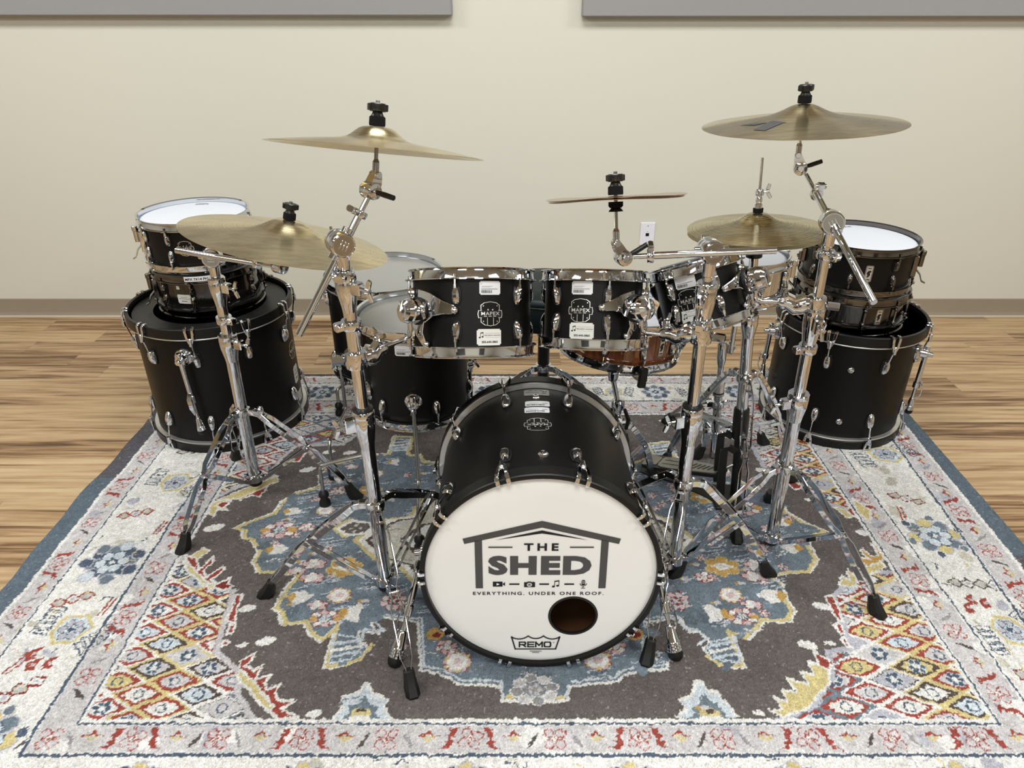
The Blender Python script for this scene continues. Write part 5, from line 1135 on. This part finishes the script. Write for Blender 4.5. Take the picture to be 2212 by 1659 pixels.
tomC, hubC = rack_tom('smallest black rack tom, tipped sideways beside the hi-hat', 1512, 634, 1.88, R_(20), R_(-15.5), 0.108, 0.142, R_(14), (R_(-24), (0.0, 0.0)), R_(56), 1)
# ------------------------------------------------------------------ floor toms
def floor_tom(label, M, R, h, n, phase, legs, lz):
    t, z0, z1 = drum('floor_tom', label, 'floor tom', M, R, h, n, phase, MATTE, CHROME, CHROME, CLEAR, CLEAR, 'black floor toms', lugs='tom')
    inv = M.inverted()
    for phi, foot, bent, z in legs:
        b = MB(); f = spin(phi, R, z); g = f @ Matrix.Rotation(math.pi/2, 4, 'Y')
        b.lathe([(0.026, 0), (0.027, 0.004), (0.022, 0.010), (0.018, 0.014), (0.018, 0.030), (0.014, 0.036), (0.0, 0.038)], g, 24)
        b.cyl(f @ Vector((0.024, 0, 0.030)), f @ Vector((0.024, 0, -0.030)), 0.010, n=14, ch=0.002)
        wing(b, f @ Vector((0.032, 0, 0)), f.to_3x3() @ Vector((1, 0.2, 0)), f.to_3x3() @ Vector((0, 0.6, 1)), 0.8)
        br = b.build('leg_bracket', CHROME, t, 30)
        top = f @ Vector((0.024, 0, lz)); ft = inv @ Vector(foot)
        b = MB(); o = (f.to_3x3() @ Vector((1, 0, 0)))
        x = f @ Vector((0.024, 0, 0))
        if bent:
            zb = ft.z + bent; A = Vector((x.x, x.y, zb+0.05)); pts = [top, A, Vector((x.x, x.y, zb+0.012))]
            d = Vector((ft.x-x.x, ft.y-x.y, 0)); e = Vector((ft.x, ft.y, zb-0.02))
            pts += [Vector((x.x, x.y, zb))+d*0.12, Vector((x.x, x.y, zb-0.004))+d*0.80, Vector((x.x, x.y, zb-0.010))+d*0.96, e, Vector((ft.x, ft.y, ft.z+0.03))]
        else: pts = [top, Vector((x.x, x.y, ft.z+0.03))]; ft = Vector((x.x, x.y, ft.z))
        b.tube(pts, 0.0062, 10); leg = b.build('leg', STEEL, t, 35)
        rb = MB(); rb.lathe([(0.0, 0.0), (0.016, 0.0), (0.019, 0.006), (0.018, 0.020), (0.012, 0.030), (0.012, 0.034), (0.017, 0.042), (0.016, 0.052), (0.009, 0.060), (0.007, 0.062)], Matrix.Translation(ft), 18)
        rb.build('rubber_foot', RUBBER, leg)
        k = MB(); q = Vector((x.x, x.y, ft.z + 0.26)); k.lathe([(0.0065, -0.006), (0.011, -0.005), (0.011, 0.005), (0.0065, 0.006)], Matrix.Translation(q), 14); k.cyl(q, q+o*0.018, 0.004, n=8)
        if not bent: k.build('memory_lock', CHROME, leg, 30)
    return t, z0, z1
fA, fa0, fa1 = floor_tom('smaller black floor tom, standing in front with a barcode sticker near its rim', Matrix.Translation((-0.31, 2.046, 0.308)), 0.165, 0.302, 6, R_(-33),
    [(R_(3), pf(908, 1190), 0.12, 0.105), (R_(-60), pf(703, 1092), 0.17, 0.105), (R_(118), Vector((-0.10, 2.20, 0)), 0.12, 0.105)], 0.018)
sticker(0.165, R_(-3), fa1-0.045, 0.055, 0.034, 'asset', fA, seed=11); sticker(0.165, R_(-3), fa1-0.012, 0.06, 0.030, 'plain', fA)
bolt(fA, 0.165, R_(-58), 0.08)
fB, fb0, fb1 = floor_tom('larger black floor tom, standing behind with its far rim raised above', Matrix.Translation((-0.462, 2.425, 0.270)), 0.203, 0.334, 8, R_(-20),
    [(R_(-138), pf(735, 897), 0.13, 0.09), (R_(-42), pf(722, 1034), 0.16, 0.09), (R_(100), Vector((-0.2, 2.66, 0)), 0.13, 0.09)], 0.018)
# ------------------------------------------------------------------ boom stands
def V(*a): return Vector(a)
def boom_stand(label, base, Yb, top, Yt, collar_y, brace_y, feet, joints, locks, radii, arm, cym_p, seat, n, face, lever, sleeve, face2=None, topper=0.026, stack=0.0, arm_r=(0.0062, 0.0085)):
    bot = py_(base[0], base[1], Yb); tp = py_(top[0], top[1], Yt); ax = (tp-bot).normalized()
    t = thing('boom_stand', label, 'cymbal stand', (bot.x, bot.y, 0), 'chrome boom stands around the kit')
    pts = [bot - ax*0.03] + [on_line(bot, tp, y) for y, _, _ in joints] + [tp - ax*0.03]
    names = ['base_tube', 'middle_tube', 'upper_tube'][:len(radii)]
    for i, (nm, r) in enumerate(zip(names, radii)):
        b = MB(); b.cyl(pts[i] if i == 0 else pts[i]-ax*0.02, pts[i+1], r, n=24, ch=0.001); b.build(nm, CHROME, t, 35, world=True)
    MB().lathe([(0.0, -0.004), (radii[0]*0.9, -0.004), (radii[0]+0.003, 0.0), (radii[0]+0.003, 0.016), (radii[0], 0.018)], frame(pts[0], ax), 20).build('rubber_cap', RUBBER, t, 35, world=True)
    for i, (y, side, big) in enumerate(joints):
        pole_joint(t, pts[i+1], ax, radii[i], radii[i+1], V(0, -1, 0), big, insert=(i == 0 and big > 1.1), wing_side=side)
    for y, k, out in locks: ring_clamp(t, on_line(bot, tp, y), ax, radii[k], out)
    tripod(t, on_line(bot, tp, collar_y), on_line(bot, tp, brace_y), feet, radii[0])
    a, c = arm; d = (c-a).normalized()
    boom_tilter(t, tp, ax, face, d)
    b = MB(); L = (c-a).length; ks = min((abs(proj(a+d*(L*q/200))[0]-sleeve[0])+abs(proj(a+d*(L*q/200))[1]-sleeve[1]), L*q/200) for q in range(201))[1]
    b.cyl(a, a+d*(ks), arm_r[1], n=14, ch=0.001); b.cyl(a+d*(ks-0.005), c, arm_r[0], n=12)
    o = b.build('boom_arm', STEEL if False else CHROME, t, 35, world=True)
    ring_clamp(t, a+d*ks, d, arm_r[1], V(0, 0, 1)+V(0.1, -0.3, 0), 0.015, 'arm_lock')
    cymbal_head(t, cym_p, None, face2 or face, lever, a, seat, n, topper, stack=stack)
    return t, bot, tp, ax
def under(px, py, seat, n):
    Y = seat.y
    for _ in range(8): p = py_(px, py, Y); Y = seat.y - n.y*(seat.z-p.z)/n.z
    return p
def rim_to_seat(px, py, zc, th, e, rise):
    n = disc_axis(px, py, th, e); return pc(px, py, zc) + n*rise, n
def cym_M(seat, n, spin_=0.0): return frame(seat, n) @ Matrix.Rotation(spin_, 4, 'Z')
# far left stand with the wide low cymbal
seat, n = rim_to_seat(620, 519, 1.97, R_(9.3), R_(12.8), 0.056)
cymbal('cymbal', 'wide bronze cymbal tilted low over the left drum stack', cym_M(seat, n, 0.6), 0.2794, 0.080, 0.030, 0.026, BRASS, pw=5)
tp = py_(458, 556, 1.975); a = py_(380, 541, 1.97); cP = under(606, 577, seat, n)
boom_stand('chrome boom stand furthest left, holding the wide low cymbal before the left stack', (550, 1028), 1.978, (458, 556), 1.975, 888, 1030,
    [pf(398, 1190), pf(768, 1076), pf(510, 992)], [(741, V(1, -0.3, 0), 1.0), (619, V(1, -0.4, 0), 1.0)], [(690, 1, V(1, -0.5, 0))], (0.0185, 0.0155, 0.0125), (a, py_(592, 575, cP.y)), cP, seat, n, V(0.25, -1, 0.1), V(-0.8, -0.2, 0.7), (556, 568), face2=V(0.9, -0.5, 0))
# left stand with the high edge-on cymbal, also carries the large rack tom
seat, n = rim_to_seat(813, 325, 1.5, R_(5.3), R_(-1.4), 0.047)
cymbal('cymbal', 'bronze crash cymbal seen edge-on, highest on the left side', cym_M(seat, n, 0.2), 0.2286, 0.062, 0.027, 0.020, BRASS, pw=6)
third = V(-0.15, 1.86, 0)
a, c = py_(645, 724, 1.44), py_(796, 424, under(802, 412, seat, n).y)
tA, botA, topA, axA = boom_stand('chrome boom stand left of the logo bass drum, carrying the edge-on crash and largest tom', (832, 1250), 1.502, (736, 526), 1.49, 1088, 1250,
    [pf(577, 1288), pf(890, 1495), third], [(912, V(-1, -0.5, 0), 1.25), (618, V(1, -0.6, 0), 1.0)], [(700, 1, V(-0.9, -0.6, 0)), (592, 2, V(-0.2, -1, 0))], (0.0185, 0.0155, 0.0125), (a, c), under(802, 412, seat, n), seat, n, V(0.5, -0.85, 0.0), V(0.8, -0.6, -0.1), (773, 460), face2=V(0.75, -0.65, 0))
# right-of-centre stand with the horizontal boom and the thin stacked effects cymbals
seat, n = rim_to_seat(1330, 433, 1.58, R_(-2.9), R_(1.2), 0.006)
def warp(ph, amp):
    def f(p):
        r = math.hypot(p.x, p.y); an = math.atan2(p.y, p.x)
        return (p.x, p.y, p.z + amp*(r/0.155)**2*math.sin(3*an+ph))
    return f
cymbal('effects_cymbal', 'thin coppery effects cymbal seen edge-on, upper one of the stacked pair', cym_M(seat+n*0.004, n, 0.0), 0.155, 0.02, 0.0008, 0.001, COPPER, 'stacked effects cymbals', bend=warp(0.4, 0.0018))
cymbal('effects_cymbal', 'thin coppery effects cymbal seen edge-on, lower one of the stacked pair', cym_M(seat-n*0.0005, n, 0.5), 0.150, 0.02, 0.0008, 0.001, COPPER, 'stacked effects cymbals', bend=warp(2.2, 0.0020))
third = V(0.315, 1.84, 0)
tB, botB, topB, axB = boom_stand('chrome boom stand right of the logo bass drum, level boom holding the effects cymbals', (1457, 1205), 1.568, (1536, 543), 1.56, 1042, 1205,
    [pf(1657, 1242), pf(1398, 1427), third], [(905, V(-1, -0.3, 0), 1.25), (640, V(-0.5, -1, 0), 1.2)], [(697, 1, V(-0.5, -1, 0))], (0.0185, 0.0155, 0.0125), (py_(1677, 540, 1.53), py_(1368, 554, under(1347, 556, seat, n).y)), under(1347, 556, seat, n), seat, n, V(0.12, -1, 0.05), V(0.85, 0.2, 0.5), (1404, 552), topper=0.030, face2=V(0.2, -1, 0.1), stack=0.006)
# right stand with the high wide cymbal, also carries the smallest tom
seat, n = rim_to_seat(1732, 270, 1.855, R_(-0.8), R_(7.6), 0.052)
rideM = cym_M(seat, n, 0.0)
ride = cymbal('cymbal', 'bronze cymbal with a dark emblem, highest on the right side', rideM, 0.254, 0.066, 0.030, 0.022, BRASS, pw=3.2)
def cymbal_mark(t, M, R):
    """dark printed letter-like mark and a faint script, following the bow"""
    inv = M.inverted(); n = (M.to_3x3() @ Vector((0, 0, 1)))
    def loc(px, py):
        o = inv @ CAM0; d = inv.to_3x3() @ ray(px, py); x = None
        z = -0.040
        for _ in range(30):
            k = (z-o.z)/d.z; q = o + d*k; r = math.hypot(q.x, q.y)
            z = 0.5*z + 0.5*(cym_z(r, R, 0.066, 0.030, 0.022, 3.2) + 0.0004)
        return (q.x, q.y, z + 0.0006)
    b = MB()
    for poly in ([(1597, 271), (1631, 270.5), (1660, 264.5), (1626, 266)], [(1660, 264.5), (1668, 261), (1700, 264.5), (1690, 266)], [(1626, 281), (1653, 282), (1690, 266), (1660, 264.5)]):
        n_ = 6; A, B_, Cc, D = poly; vs = []; fs = []
        for i in range(n_+1):
            f = i/n_; vs += [loc(A[0]+(D[0]-A[0])*f, A[1]+(D[1]-A[1])*f), loc(B_[0]+(Cc[0]-B_[0])*f, B_[1]+(Cc[1]-B_[1])*f)]
        for i in range(n_): fs.append((2*i, 2*i+1, 2*i+3, 2*i+2))
        b.add(vs, fs)
    b.build('printed_mark', INKG, t, 0)
cymbal_mark(ride, rideM, 0.254)
a, c = py_(1888, 654, 1.52), py_(1742, 378, under(1729, 363, seat, n).y)
tC, botC, topC, axC = boom_stand('chrome boom stand furthest right, holding the high cymbal before the right stack', (1668, 1153), 1.70, (1797, 480), 1.665, 1008, 1157,
    [pf(1892, 1328), pf(1458, 1243), pf(1660, 1083)], [(868, V(-1, -0.2, 0), 1.0), (692, V(0, -1, 0), 1.35)], [(752, 1, V(-1, -0.3, 0)), (549, 2, V(0.6, -1, 0))], (0.0185, 0.0155, 0.0125), (a, c), under(1729, 363, seat, n), seat, n, V(-0.25, -1, 0.1), V(0.95, 0.1, 0.3), (1767, 418), face2=V(-0.3, -1, 0.1))
# ------------------------------------------------------------------ clamps that carry the toms
def multi_clamp(label, pole, ax, r, hub, via, knob_out, tom_root):
    """cast clamp on the stand's tube with a curved arm and an L-rod up into the tom's ball housing"""
    pole = Vector(pole); hub = Vector(hub)
    t = thing('tom_clamp', label, 'tom clamp', pole, 'chrome tom clamps on the boom stands')
    d = (Vector(via)-pole); d = (d - ax*d.dot(ax)).normalized(); sd = ax.cross(d)
    b = MB(); b.lathe([(r+0.0008, -0.022), (r+0.010, -0.020), (r+0.012, 0), (r+0.010, 0.020), (r+0.0008, 0.022)], frame(pole, ax), 24)
    e = Vector(via)
    m1 = pole + d*(r+0.015); m2 = m1.lerp(e, 0.45) - ax*0.012; m3 = m1.lerp(e, 0.8)
    b.tube([m1-d*0.012, m1, m1.lerp(m2, 0.6), m2, m3, e+d*0.004, e+d*0.014], [0.020, 0.023, 0.0225, 0.019, 0.016, 0.0165, 0.012], 16)
    b.strip([m1+ax*0.020, m2+ax*0.022, m3+ax*0.018, e+ax*0.012], sd, [0.022, 0.026, 0.026, 0.022], 0.012)
    b.strip([m1-ax*0.022, m2-ax*0.017, m3-ax*0.014], sd, [0.020, 0.016, 0.012], 0.008)
    b.lathe([(0.0, -0.016), (0.012, -0.014), (0.015, -0.004), (0.015, 0.008), (0.010, 0.014), (0.0, 0.015)], frame(e, ax), 18)
    b.build('clamp_body', CHROME, t, 40, world=True)
    k = MB(); ko = Vector(knob_out).normalized(); p = pole + ko*(r+0.010)
    k.cyl(p-ko*0.01, p+ko*0.030, 0.0045, n=10); k.cyl(p+ko*0.004, p+ko*0.032, 0.0105, n=6, ch=0.001)
    k.build('clamp_nut', CHROME, t, 35, world=True)
    w = MB(); wing(w, e+ax*0.012, ax, sd, 1.1); w.build('wing_screw', CHROME, t, 35, world=True)
    l = MB(); up = Vector((0, 0, 1)); dn = Vector((hub.x, hub.y, e.z+0.004))
    l.tube([e-d*0.01, e.lerp(dn, 0.75), e.lerp(dn, 0.94)+Vector((0, 0, 0.004)), dn+Vector((0, 0, 0.02)), hub+Vector((0, 0, 0.018))], 0.0062, 12)
    l.build('tom_rod', CHROME, t, 40, world=True)
    return t
multi_clamp('chrome clamp gripping the left stand, reaching to the largest rack tom', on_line(botA, topA, 775), axA, 0.0155, hubA, py_(822, 752, 1.535), V(-1, -0.3, 0), tomA)
multi_clamp('chrome clamp gripping the stand right of centre, reaching to the middle-sized rack tom', on_line(botB, topB, 722), axB, 0.0155, hubB, py_(1438, 722, 1.60), V(1, -0.5, 0), tomB)
multi_clamp('chrome clamp gripping the furthest right stand, reaching to the smallest rack tom', on_line(botC, topC, 657), axC, 0.0125, hubC, py_(1690, 652, 1.69), V(1, -0.4, 0), tomC)
# ------------------------------------------------------------------ hi-hat
HR = 0.183; hzc = 1.918
n = disc_axis(1634, 494, R_(1.0), R_(13.9)); hc = pc(1634, 494, hzc)
tM = frame(hc + n*0.042, n); bM = frame(hc - n*0.058, n)
cymbal('hi_hat_cymbal', 'upper bronze hi-hat cymbal with a clutch on its bell', tM, HR, 0.052, 0.022, 0.020, BRASSD, 'pair of hi-hat cymbals')
flipM = frame(hc - n*0.054, -n)
cymbal('hi_hat_cymbal', 'lower hi-hat cymbal, only its dark rim showing under the upper one', flipM, HR-0.001, 0.055, 0.022, 0.020, BRASSD, 'pair of hi-hat cymbals')
hb = py_(1586, 1040, 1.95); hx = n.copy()
top = hc + n*0.045
hb = py_(1586, 1085, 1.955); axh = (top-hb).normalized()
hh = thing('hi_hat_stand', 'chrome hi-hat stand with a grey footboard pedal, behind the two right boom stands', 'hi-hat stand', (hb.x, hb.y, 0))
def H(y): return on_line(hb, top, y)
MB().tube([H(700), top, py_(1647, 341, top.y)], 0.0035, 10).build('pull_rod', STEEL, hh, 35, world=True)
b = MB(); f = frame(top, n); b.lathe([(0.004, 0.010), (0.010, 0.011), (0.010, 0.020), (0.007, 0.024), (0.009, 0.030), (0.0085, 0.036), (0.006, 0.042), (0.0105, 0.044), (0.0115, 0.054), (0.009, 0.060), (0.004, 0.061)], f, 20)
wing(b, f @ V(0.006, 0, 0.052), V(1, -0.2, 0.2), V(0, 0.2, 1), 0.75); b.build('clutch', CHROME, hh, 35, world=True)
MB().lathe([(0.005, -0.002), (0.013, -0.001), (0.0135, 0.010), (0.005, 0.011)], f, 18).build('clutch_felt', FELT, hh, 35, world=True)
MB().cyl(H(702), hc - n*0.075, 0.0125, n=20, ch=0.001).build('upper_tube', CHROME, hh, 35, world=True)
MB().lathe([(0.006, -0.02), (0.022, -0.018), (0.022, -0.008), (0.012, -0.004), (0.012, 0.004), (0.005, 0.005)], frame(hc-n*0.060, n), 20).build('seat_cup', PLASTIC, hh, 35, world=True)
MB().cyl(H(885), H(700), 0.0175, n=24, ch=0.001).build('base_tube', CHROME, hh, 35, world=True)
pole_joint(hh, H(694), axh, 0.0165, 0.0125, V(0, -1, 0), 0.9, wing_side=V(-1, 0.2, 0))
MB().lathe([(0.017, 0), (0.0245, 0.003), (0.0255, 0.05), (0.024, 0.112), (0.020, 0.118)], frame(H(945), axh), 24).build('spring_housing', PLASTIC, hh, 35, world=True)
MB().cyl(H(1070), H(940), 0.016, n=20, ch=0.001).build('lower_tube', PLASTIC, hh, 35, world=True)
feetH = [pf(1590, 1168), pf(1707, 1040), V(0.55, 2.14, 0)]
tripod(hh, H(812), H(930), feetH, 0.0175, spread=0.030, bend=0.02, bar=0.012)
# pedal
fr = MB(); p0 = pf(1558, 1080); yy = p0.y
A0, A1 = py_(1556, 1072, 1.86), py_(1562, 972, 1.86)
for dy in (0.0, 0.085):
    o = V(0.012 if dy else 0, dy, 0)
    fr.strip([A0+o, A0.lerp(A1, 0.6)+o, A1+o+V(0.004, 0, 0), A1+o+V(0.020, 0, 0.008), A1+o+V(0.040, 0, -0.004)], V(1, 0, 0), [0.028, 0.026, 0.024, 0.024, 0.022], 0.012)
fr.build('pedal_frame', PLASTIC, hh, 35, world=True)
def pedal_pt(px, py, z): return pf(px, py, z)
h0, h1 = pf(1392, 992, 0.045), pf(1565, 1018, 0.115); dv = (h1-h0).normalized(); sv = V(0, 0, 1).cross(dv).normalized(); uv = dv.cross(sv)
Lp = (h1-h0).length
def board(z0, z1, k=1.0, x0=0.0, x1=1.0):
    ws = [(0.0, 0.020), (0.02, 0.034), (0.08, 0.042), (0.25, 0.044), (0.6, 0.038), (0.95, 0.031), (1.0, 0.026)]
    ws = [(x0+(x1-x0)*q, w*k) for q, w in ws]
    lo = [(q*Lp, w) for q, w in ws]+[(q*Lp, -w) for q, w in ws[::-1]]
    M = Matrix((dv, sv, uv)).transposed().to_4x4(); M.translation = h0
    b = MB(); b.prism(lo, z0, z1, M); return b
fb = board(-0.012, 0.0).build('footboard', PLASTIC, hh, 30, world=True)
board(0.0, 0.003, 0.86, 0.02, 0.20).build('heel_plate', PEDALG, fb, 30, world=True)
board(0.0, 0.003, 0.86, 0.215, 0.93).build('tread_plate', PEDALG, fb, 30, world=True)
b = MB(); M = Matrix((dv, sv, uv)).transposed().to_4x4(); M.translation = h0
for q in range(5): b.box(0.006, 0.040-0.003*q, 0.001, M @ Matrix.Translation((Lp*(0.62+0.055*q), 0, 0.0033)) @ Matrix.Rotation(-0.5, 4, 'Z'), 0.0)
b.strip([M @ V(Lp*0.26, 0.012, 0.0034), M @ V(Lp*0.60, 0.010, 0.0034)], sv, 0.003, 0.001); b.strip([M @ V(Lp*0.26, -0.014, 0.0034), M @ V(Lp*0.60, -0.012, 0.0034)], sv, 0.003, 0.001)
b.build('tread_grooves', PLASTIC, fb, 0, world=True)
b = MB(); q0, q1 = V(h0.x, h0.y, 0.006), V(h1.x+0.03, h1.y, 0.006)
b.strip([q0, q0.lerp(q1, 0.5), q1], sv, [0.060, 0.050, 0.11], 0.010); b.box(0.10, 0.13, 0.012, Matrix.Translation((q1.x-0.01, q1.y, 0.008)), 0.002); b.build('base_plate', PLASTIC, hh, 30, world=True)
MB().ball(0.014, Matrix.Translation(M @ V(Lp*0.93, 0.004, 0.010)), 14).build('toe_stop', PLASTIC, fb, 35, world=True)
MB().tube([M @ V(Lp*0.97, 0, 0.004), H(1000)], 0.004, 8).build('pull_chain', STEEL, hh, 35, world=True)
# ------------------------------------------------------------------ amber snare on its stand
def snare_M(px, py, zc, back, roll, h):
    return tom_matrix(px, py, zc, back, roll, h)
amM = snare_M(1341, 706, 2.20, R_(3.0), R_(4.5), 0.112)
am, g0, g1 = drum('snare_drum', 'amber wooden snare drum with chrome hoops under the middle rack tom', 'snare drum', amM, SR, 0.112, 10, R_(-22), AMBER, CHROME, CHROME, COATED, CLEAR, lugs='snare')
maker_plate(SR, R_(34), (g0+g1)/2, am); butt(am, SR, R_(62), (g0+g1)/2, CHROME); strainer(am, SR, R_(-105), (g0+g1)/2, CHROME); bolt(am, SR, R_(-4), (g0+g1)/2)
axS = (amM.to_3x3() @ V(0, 0, 1)); under = amM.translation - axS*0.006
sb = V(under.x+0.005, under.y+0.01, 0.10)
ss = thing('snare_stand', 'chrome snare stand holding the amber snare, mostly hidden behind the front bass drum', 'snare stand', (sb.x, sb.y, 0), 'chrome snare stands')
hubS = under - axS*0.075
def snare_basket(t, under, ax, hub, phis, R):
    b = MB(); x = V(0, -1, 0); x = (x-ax*x.dot(ax)).normalized(); y = ax.cross(x)
    for ph in phis:
        d = x*math.cos(ph)+y*math.sin(ph); sd = ax.cross(d)
        p = [hub + d*0.012, hub + d*0.05 + ax*0.020, under + d*(R*0.62) - ax*0.014, under + d*(R-0.006) - ax*0.010, under + d*(R+0.020) - ax*0.006]
        a = MB(); a.strip(p, sd, [0.020, 0.022, 0.026, 0.022, 0.016], 0.006); arm = a.build('basket_arm', CHROME, t, 35, world=True)
        e = p[-1]; MB().box(0.014, 0.024, 0.062, frame(e + d*0.003 + ax*0.012, ax, d), 0.003).build('rubber_grip', RUBBER, arm, 30, world=True)
    b.lathe([(0.0, -0.030), (0.014, -0.028), (0.018, -0.010), (0.018, 0.006), (0.010, 0.014), (0.0, 0.015)], frame(hub, ax), 20); b.build('basket_hub', CHROME, t, 35, world=True)
snare_basket(ss, under, axS, hubS, (R_(12), R_(132), R_(252)), SR+0.013)
b = MB(); j = py_(1335, 872, under.y); kk = V(j.x, j.y, j.z)
b.cyl(hubS-axS*0.02, kk, 0.008, n=14, ch=0.001); b.build('stem', CHROME, ss, 35, world=True)
zup = V(0, 0, 1)
MB().lathe([(0.0, -0.024), (0.016, -0.024), (0.021, -0.012), (0.022, 0.010), (0.017, 0.016), (0.009, 0.018)], frame(kk, zup), 22).build('angle_joint', CHROME, ss, 35, world=True)
MB().tube([kk+V(0.02, -0.02, -0.01), kk+V(0.035, -0.02, -0.05), kk+V(0.030, -0.02, -0.085)], [0.006, 0.0075, 0.006], 10).build('joint_lever', PLASTIC, ss, 35, world=True)
MB().cyl(V(kk.x, kk.y, 0.06), kk, 0.0135, n=20, ch=0.001).build('base_tube', CHROME, ss, 35, world=True)
tripod(ss, V(kk.x, kk.y, kk.z-0.085), V(kk.x, kk.y, 0.075), [pf(1414, 1036), V(kk.x-0.20, kk.y-0.02, 0), V(kk.x+0.08, kk.y+0.26, 0)], 0.0135, spread=0.024, bend=0.015)
# drum sticks lying across the amber snare
zt_ = g1 + 0.0022
for i, (p0, p1) in enumerate((((0.020, 0.155), (0.125, -0.12)), ((0.045, 0.165), (0.150, -0.10)))):
    def S(p, z): return amM @ V(p[0], p[1], zt_ + z)
    a, c = S(p0, 0.016), S(p1, 0.020); d = (c-a); Ls = 0.405; dn = d.normalized()
    a = a - dn*0.04
    t = MB(); f = frame(a, dn)
    t.lathe([(0.0, 0.0), (0.003, 0.0008), (0.0046, 0.004), (0.0046, 0.010), (0.0034, 0.014), (0.0040, 0.040), (0.0070, 0.100), (0.0072, Ls-0.006), (0.005, Ls), (0.0, Ls+0.001)], f, 14)
    o = t.build('drum_stick', STICKW, None, 35); tag(o, ('pale wooden drum stick lying on the amber snare, the one nearer the throne', 'pale wooden drum stick lying on the amber snare, the one nearer the hi-hat')[i], 'drum stick', 'drum sticks on the amber snare')
# ------------------------------------------------------------------ chrome snare on the stand behind the hi-hat
chM = tom_matrix(1603, 590, 2.27, R_(0), R_(-1.5), 0.107)
ch, k0, k1 = drum('snare_drum', 'small chrome-shelled snare drum half hidden behind the hi-hat', 'snare drum', chM, 0.127, 0.107, 8, R_(10), CHROME, CHROME, CHROME, COATED, CLEAR, lugs='snare')
strainer(ch, 0.127, R_(72), (k0+k1)/2, CHROME)
axC2 = chM.to_3x3() @ V(0, 0, 1); und = chM.translation.copy()
bb = py_(1541, 985, 2.18); bt = py_(1560, 748, 2.17); axy = (bt-bb).normalized()
ys = thing('snare_stand', 'chrome snare stand with a grey lettered collar, behind the hi-hat pedal', 'snare stand', (bb.x, bb.y, 0), 'chrome snare stands')
hubY = und - axC2*0.06
snare_basket(ys, und, axC2, hubY, (R_(-50), R_(70), R_(190)), 0.140)
def Yl(y): return on_line(bb, bt, y)
MB().tube([hubY-axC2*0.02, V(hubY.x, hubY.y, bt.z+0.02), V(hubY.x, hubY.y, bt.z-0.02)], 0.009, 12).build('stem', CHROME, ys, 35, world=True)
b = MB(); b.strip([V(hubY.x+0.01, hubY.y, bt.z-0.012), bt+axy*0.002], V(0, 0, 1), 0.034, 0.012); b.build('offset_bracket', STEEL, ys, 30, world=True)
b = MB(); b.lathe([(0.010, -0.080), (0.0145, -0.060), (0.0165, -0.035), (0.0150, -0.012), (0.0165, 0.004), (0.012, 0.016), (0.0, 0.020)], frame(bt, axy), 18); b.build('angle_joint', CHROME, ys, 35, world=True)
MB().cyl(Yl(845), Yl(760), 0.0105, n=18).build('upper_tube', CHROME, ys, 35, world=True)
cl = MB().lathe([(0.011, -0.052), (0.0185, -0.050), (0.0190, 0.0), (0.0175, 0.003), (0.011, 0.004)], frame(Yl(826), axy), 24).build('height_collar', SILVER, ys, 30, world=True)
MB().lathe([(0.0193, -0.050), (0.0193, -0.036)], frame(Yl(826), axy), 24, caps=False).build('collar_band', PLASTIC, cl, 30, world=True)
MB().cyl(Yl(985), Yl(840), 0.0145, n=20, ch=0.001).build('base_tube', CHROME, ys, 35, world=True)
ta = Art(); ta.text('YAMAHA', (0, 0), 0.0115, bold=0.0004, sx=1.0)
o = ta.wrap(0.0196, 0, 0, 'lettering', BADGE, None)
o.parent = cl; W[o] = W[cl]
ff = W[ys].inverted() @ (frame(Yl(826), axy, (1, 0, 0)) @ Matrix.Translation((0, 0, -0.0475)))
o.matrix_local = ff
tripod(ys, Yl(872), Yl(938), [pf(1502, 990), pf(1648, 960), V(0.62, 2.42, 0)], 0.0145, spread=0.030, bend=0.012, bar=0.010)
# ------------------------------------------------------------------ throne
sc_ = pc(1178, 609, 2.62)
th = thing('drum_throne', 'round black drum throne behind the rack toms on a double-braced tripod', 'drum throne', (sc_.x, sc_.y, 0))
Mt = Matrix.Translation((sc_.x, sc_.y, sc_.z))
MB().lathe([(0.0, 0.004), (0.10, 0.003), (0.165, -0.004), (0.182, -0.014), (0.186, -0.026), (0.183, -0.034)], Mt, 64).build('seat_top', VINYL, th, 60, world=True)
MB().lathe([(0.181, -0.034), (0.186, -0.045), (0.187, -0.10), (0.182, -0.128), (0.165, -0.138), (0.0, -0.138)], Mt, 64).build('seat_cushion', VINYL, th, 60, world=True)
MB().tube([Mt @ V(0.1845*math.cos(2*math.pi*i/48), 0.1845*math.sin(2*math.pi*i/48), -0.034) for i in range(48)], 0.003, 6, closed=True).build('piping', PLASTIC, th, 60, world=True)
zc0 = sc_.z - 0.138
MB().cyl((sc_.x, sc_.y, zc0-0.10), (sc_.x, sc_.y, zc0), 0.0155, n=20).build('upper_tube', CHROME, th, 35, world=True)
MB().lathe([(0.016, -0.052), (0.027, -0.050), (0.027, -0.004), (0.025, 0.0), (0.016, 0.002)], Matrix.Translation((sc_.x, sc_.y, zc0-0.028)), 28).build('height_collar', STEEL, th, 30, world=True)
MB().cyl((sc_.x, sc_.y, 0.10), (sc_.x, sc_.y, zc0-0.075), 0.023, n=22, ch=0.001).build('base_tube', PLASTIC, th, 35, world=True)
tripod(th, V(sc_.x, sc_.y, zc0-0.213), V(sc_.x, sc_.y, 0.09), [V(sc_.x+0.27*math.cos(q), sc_.y+0.27*math.sin(q), 0) for q in (R_(-150), R_(-30), R_(90))], 0.023, spread=0.026, bend=0.04)
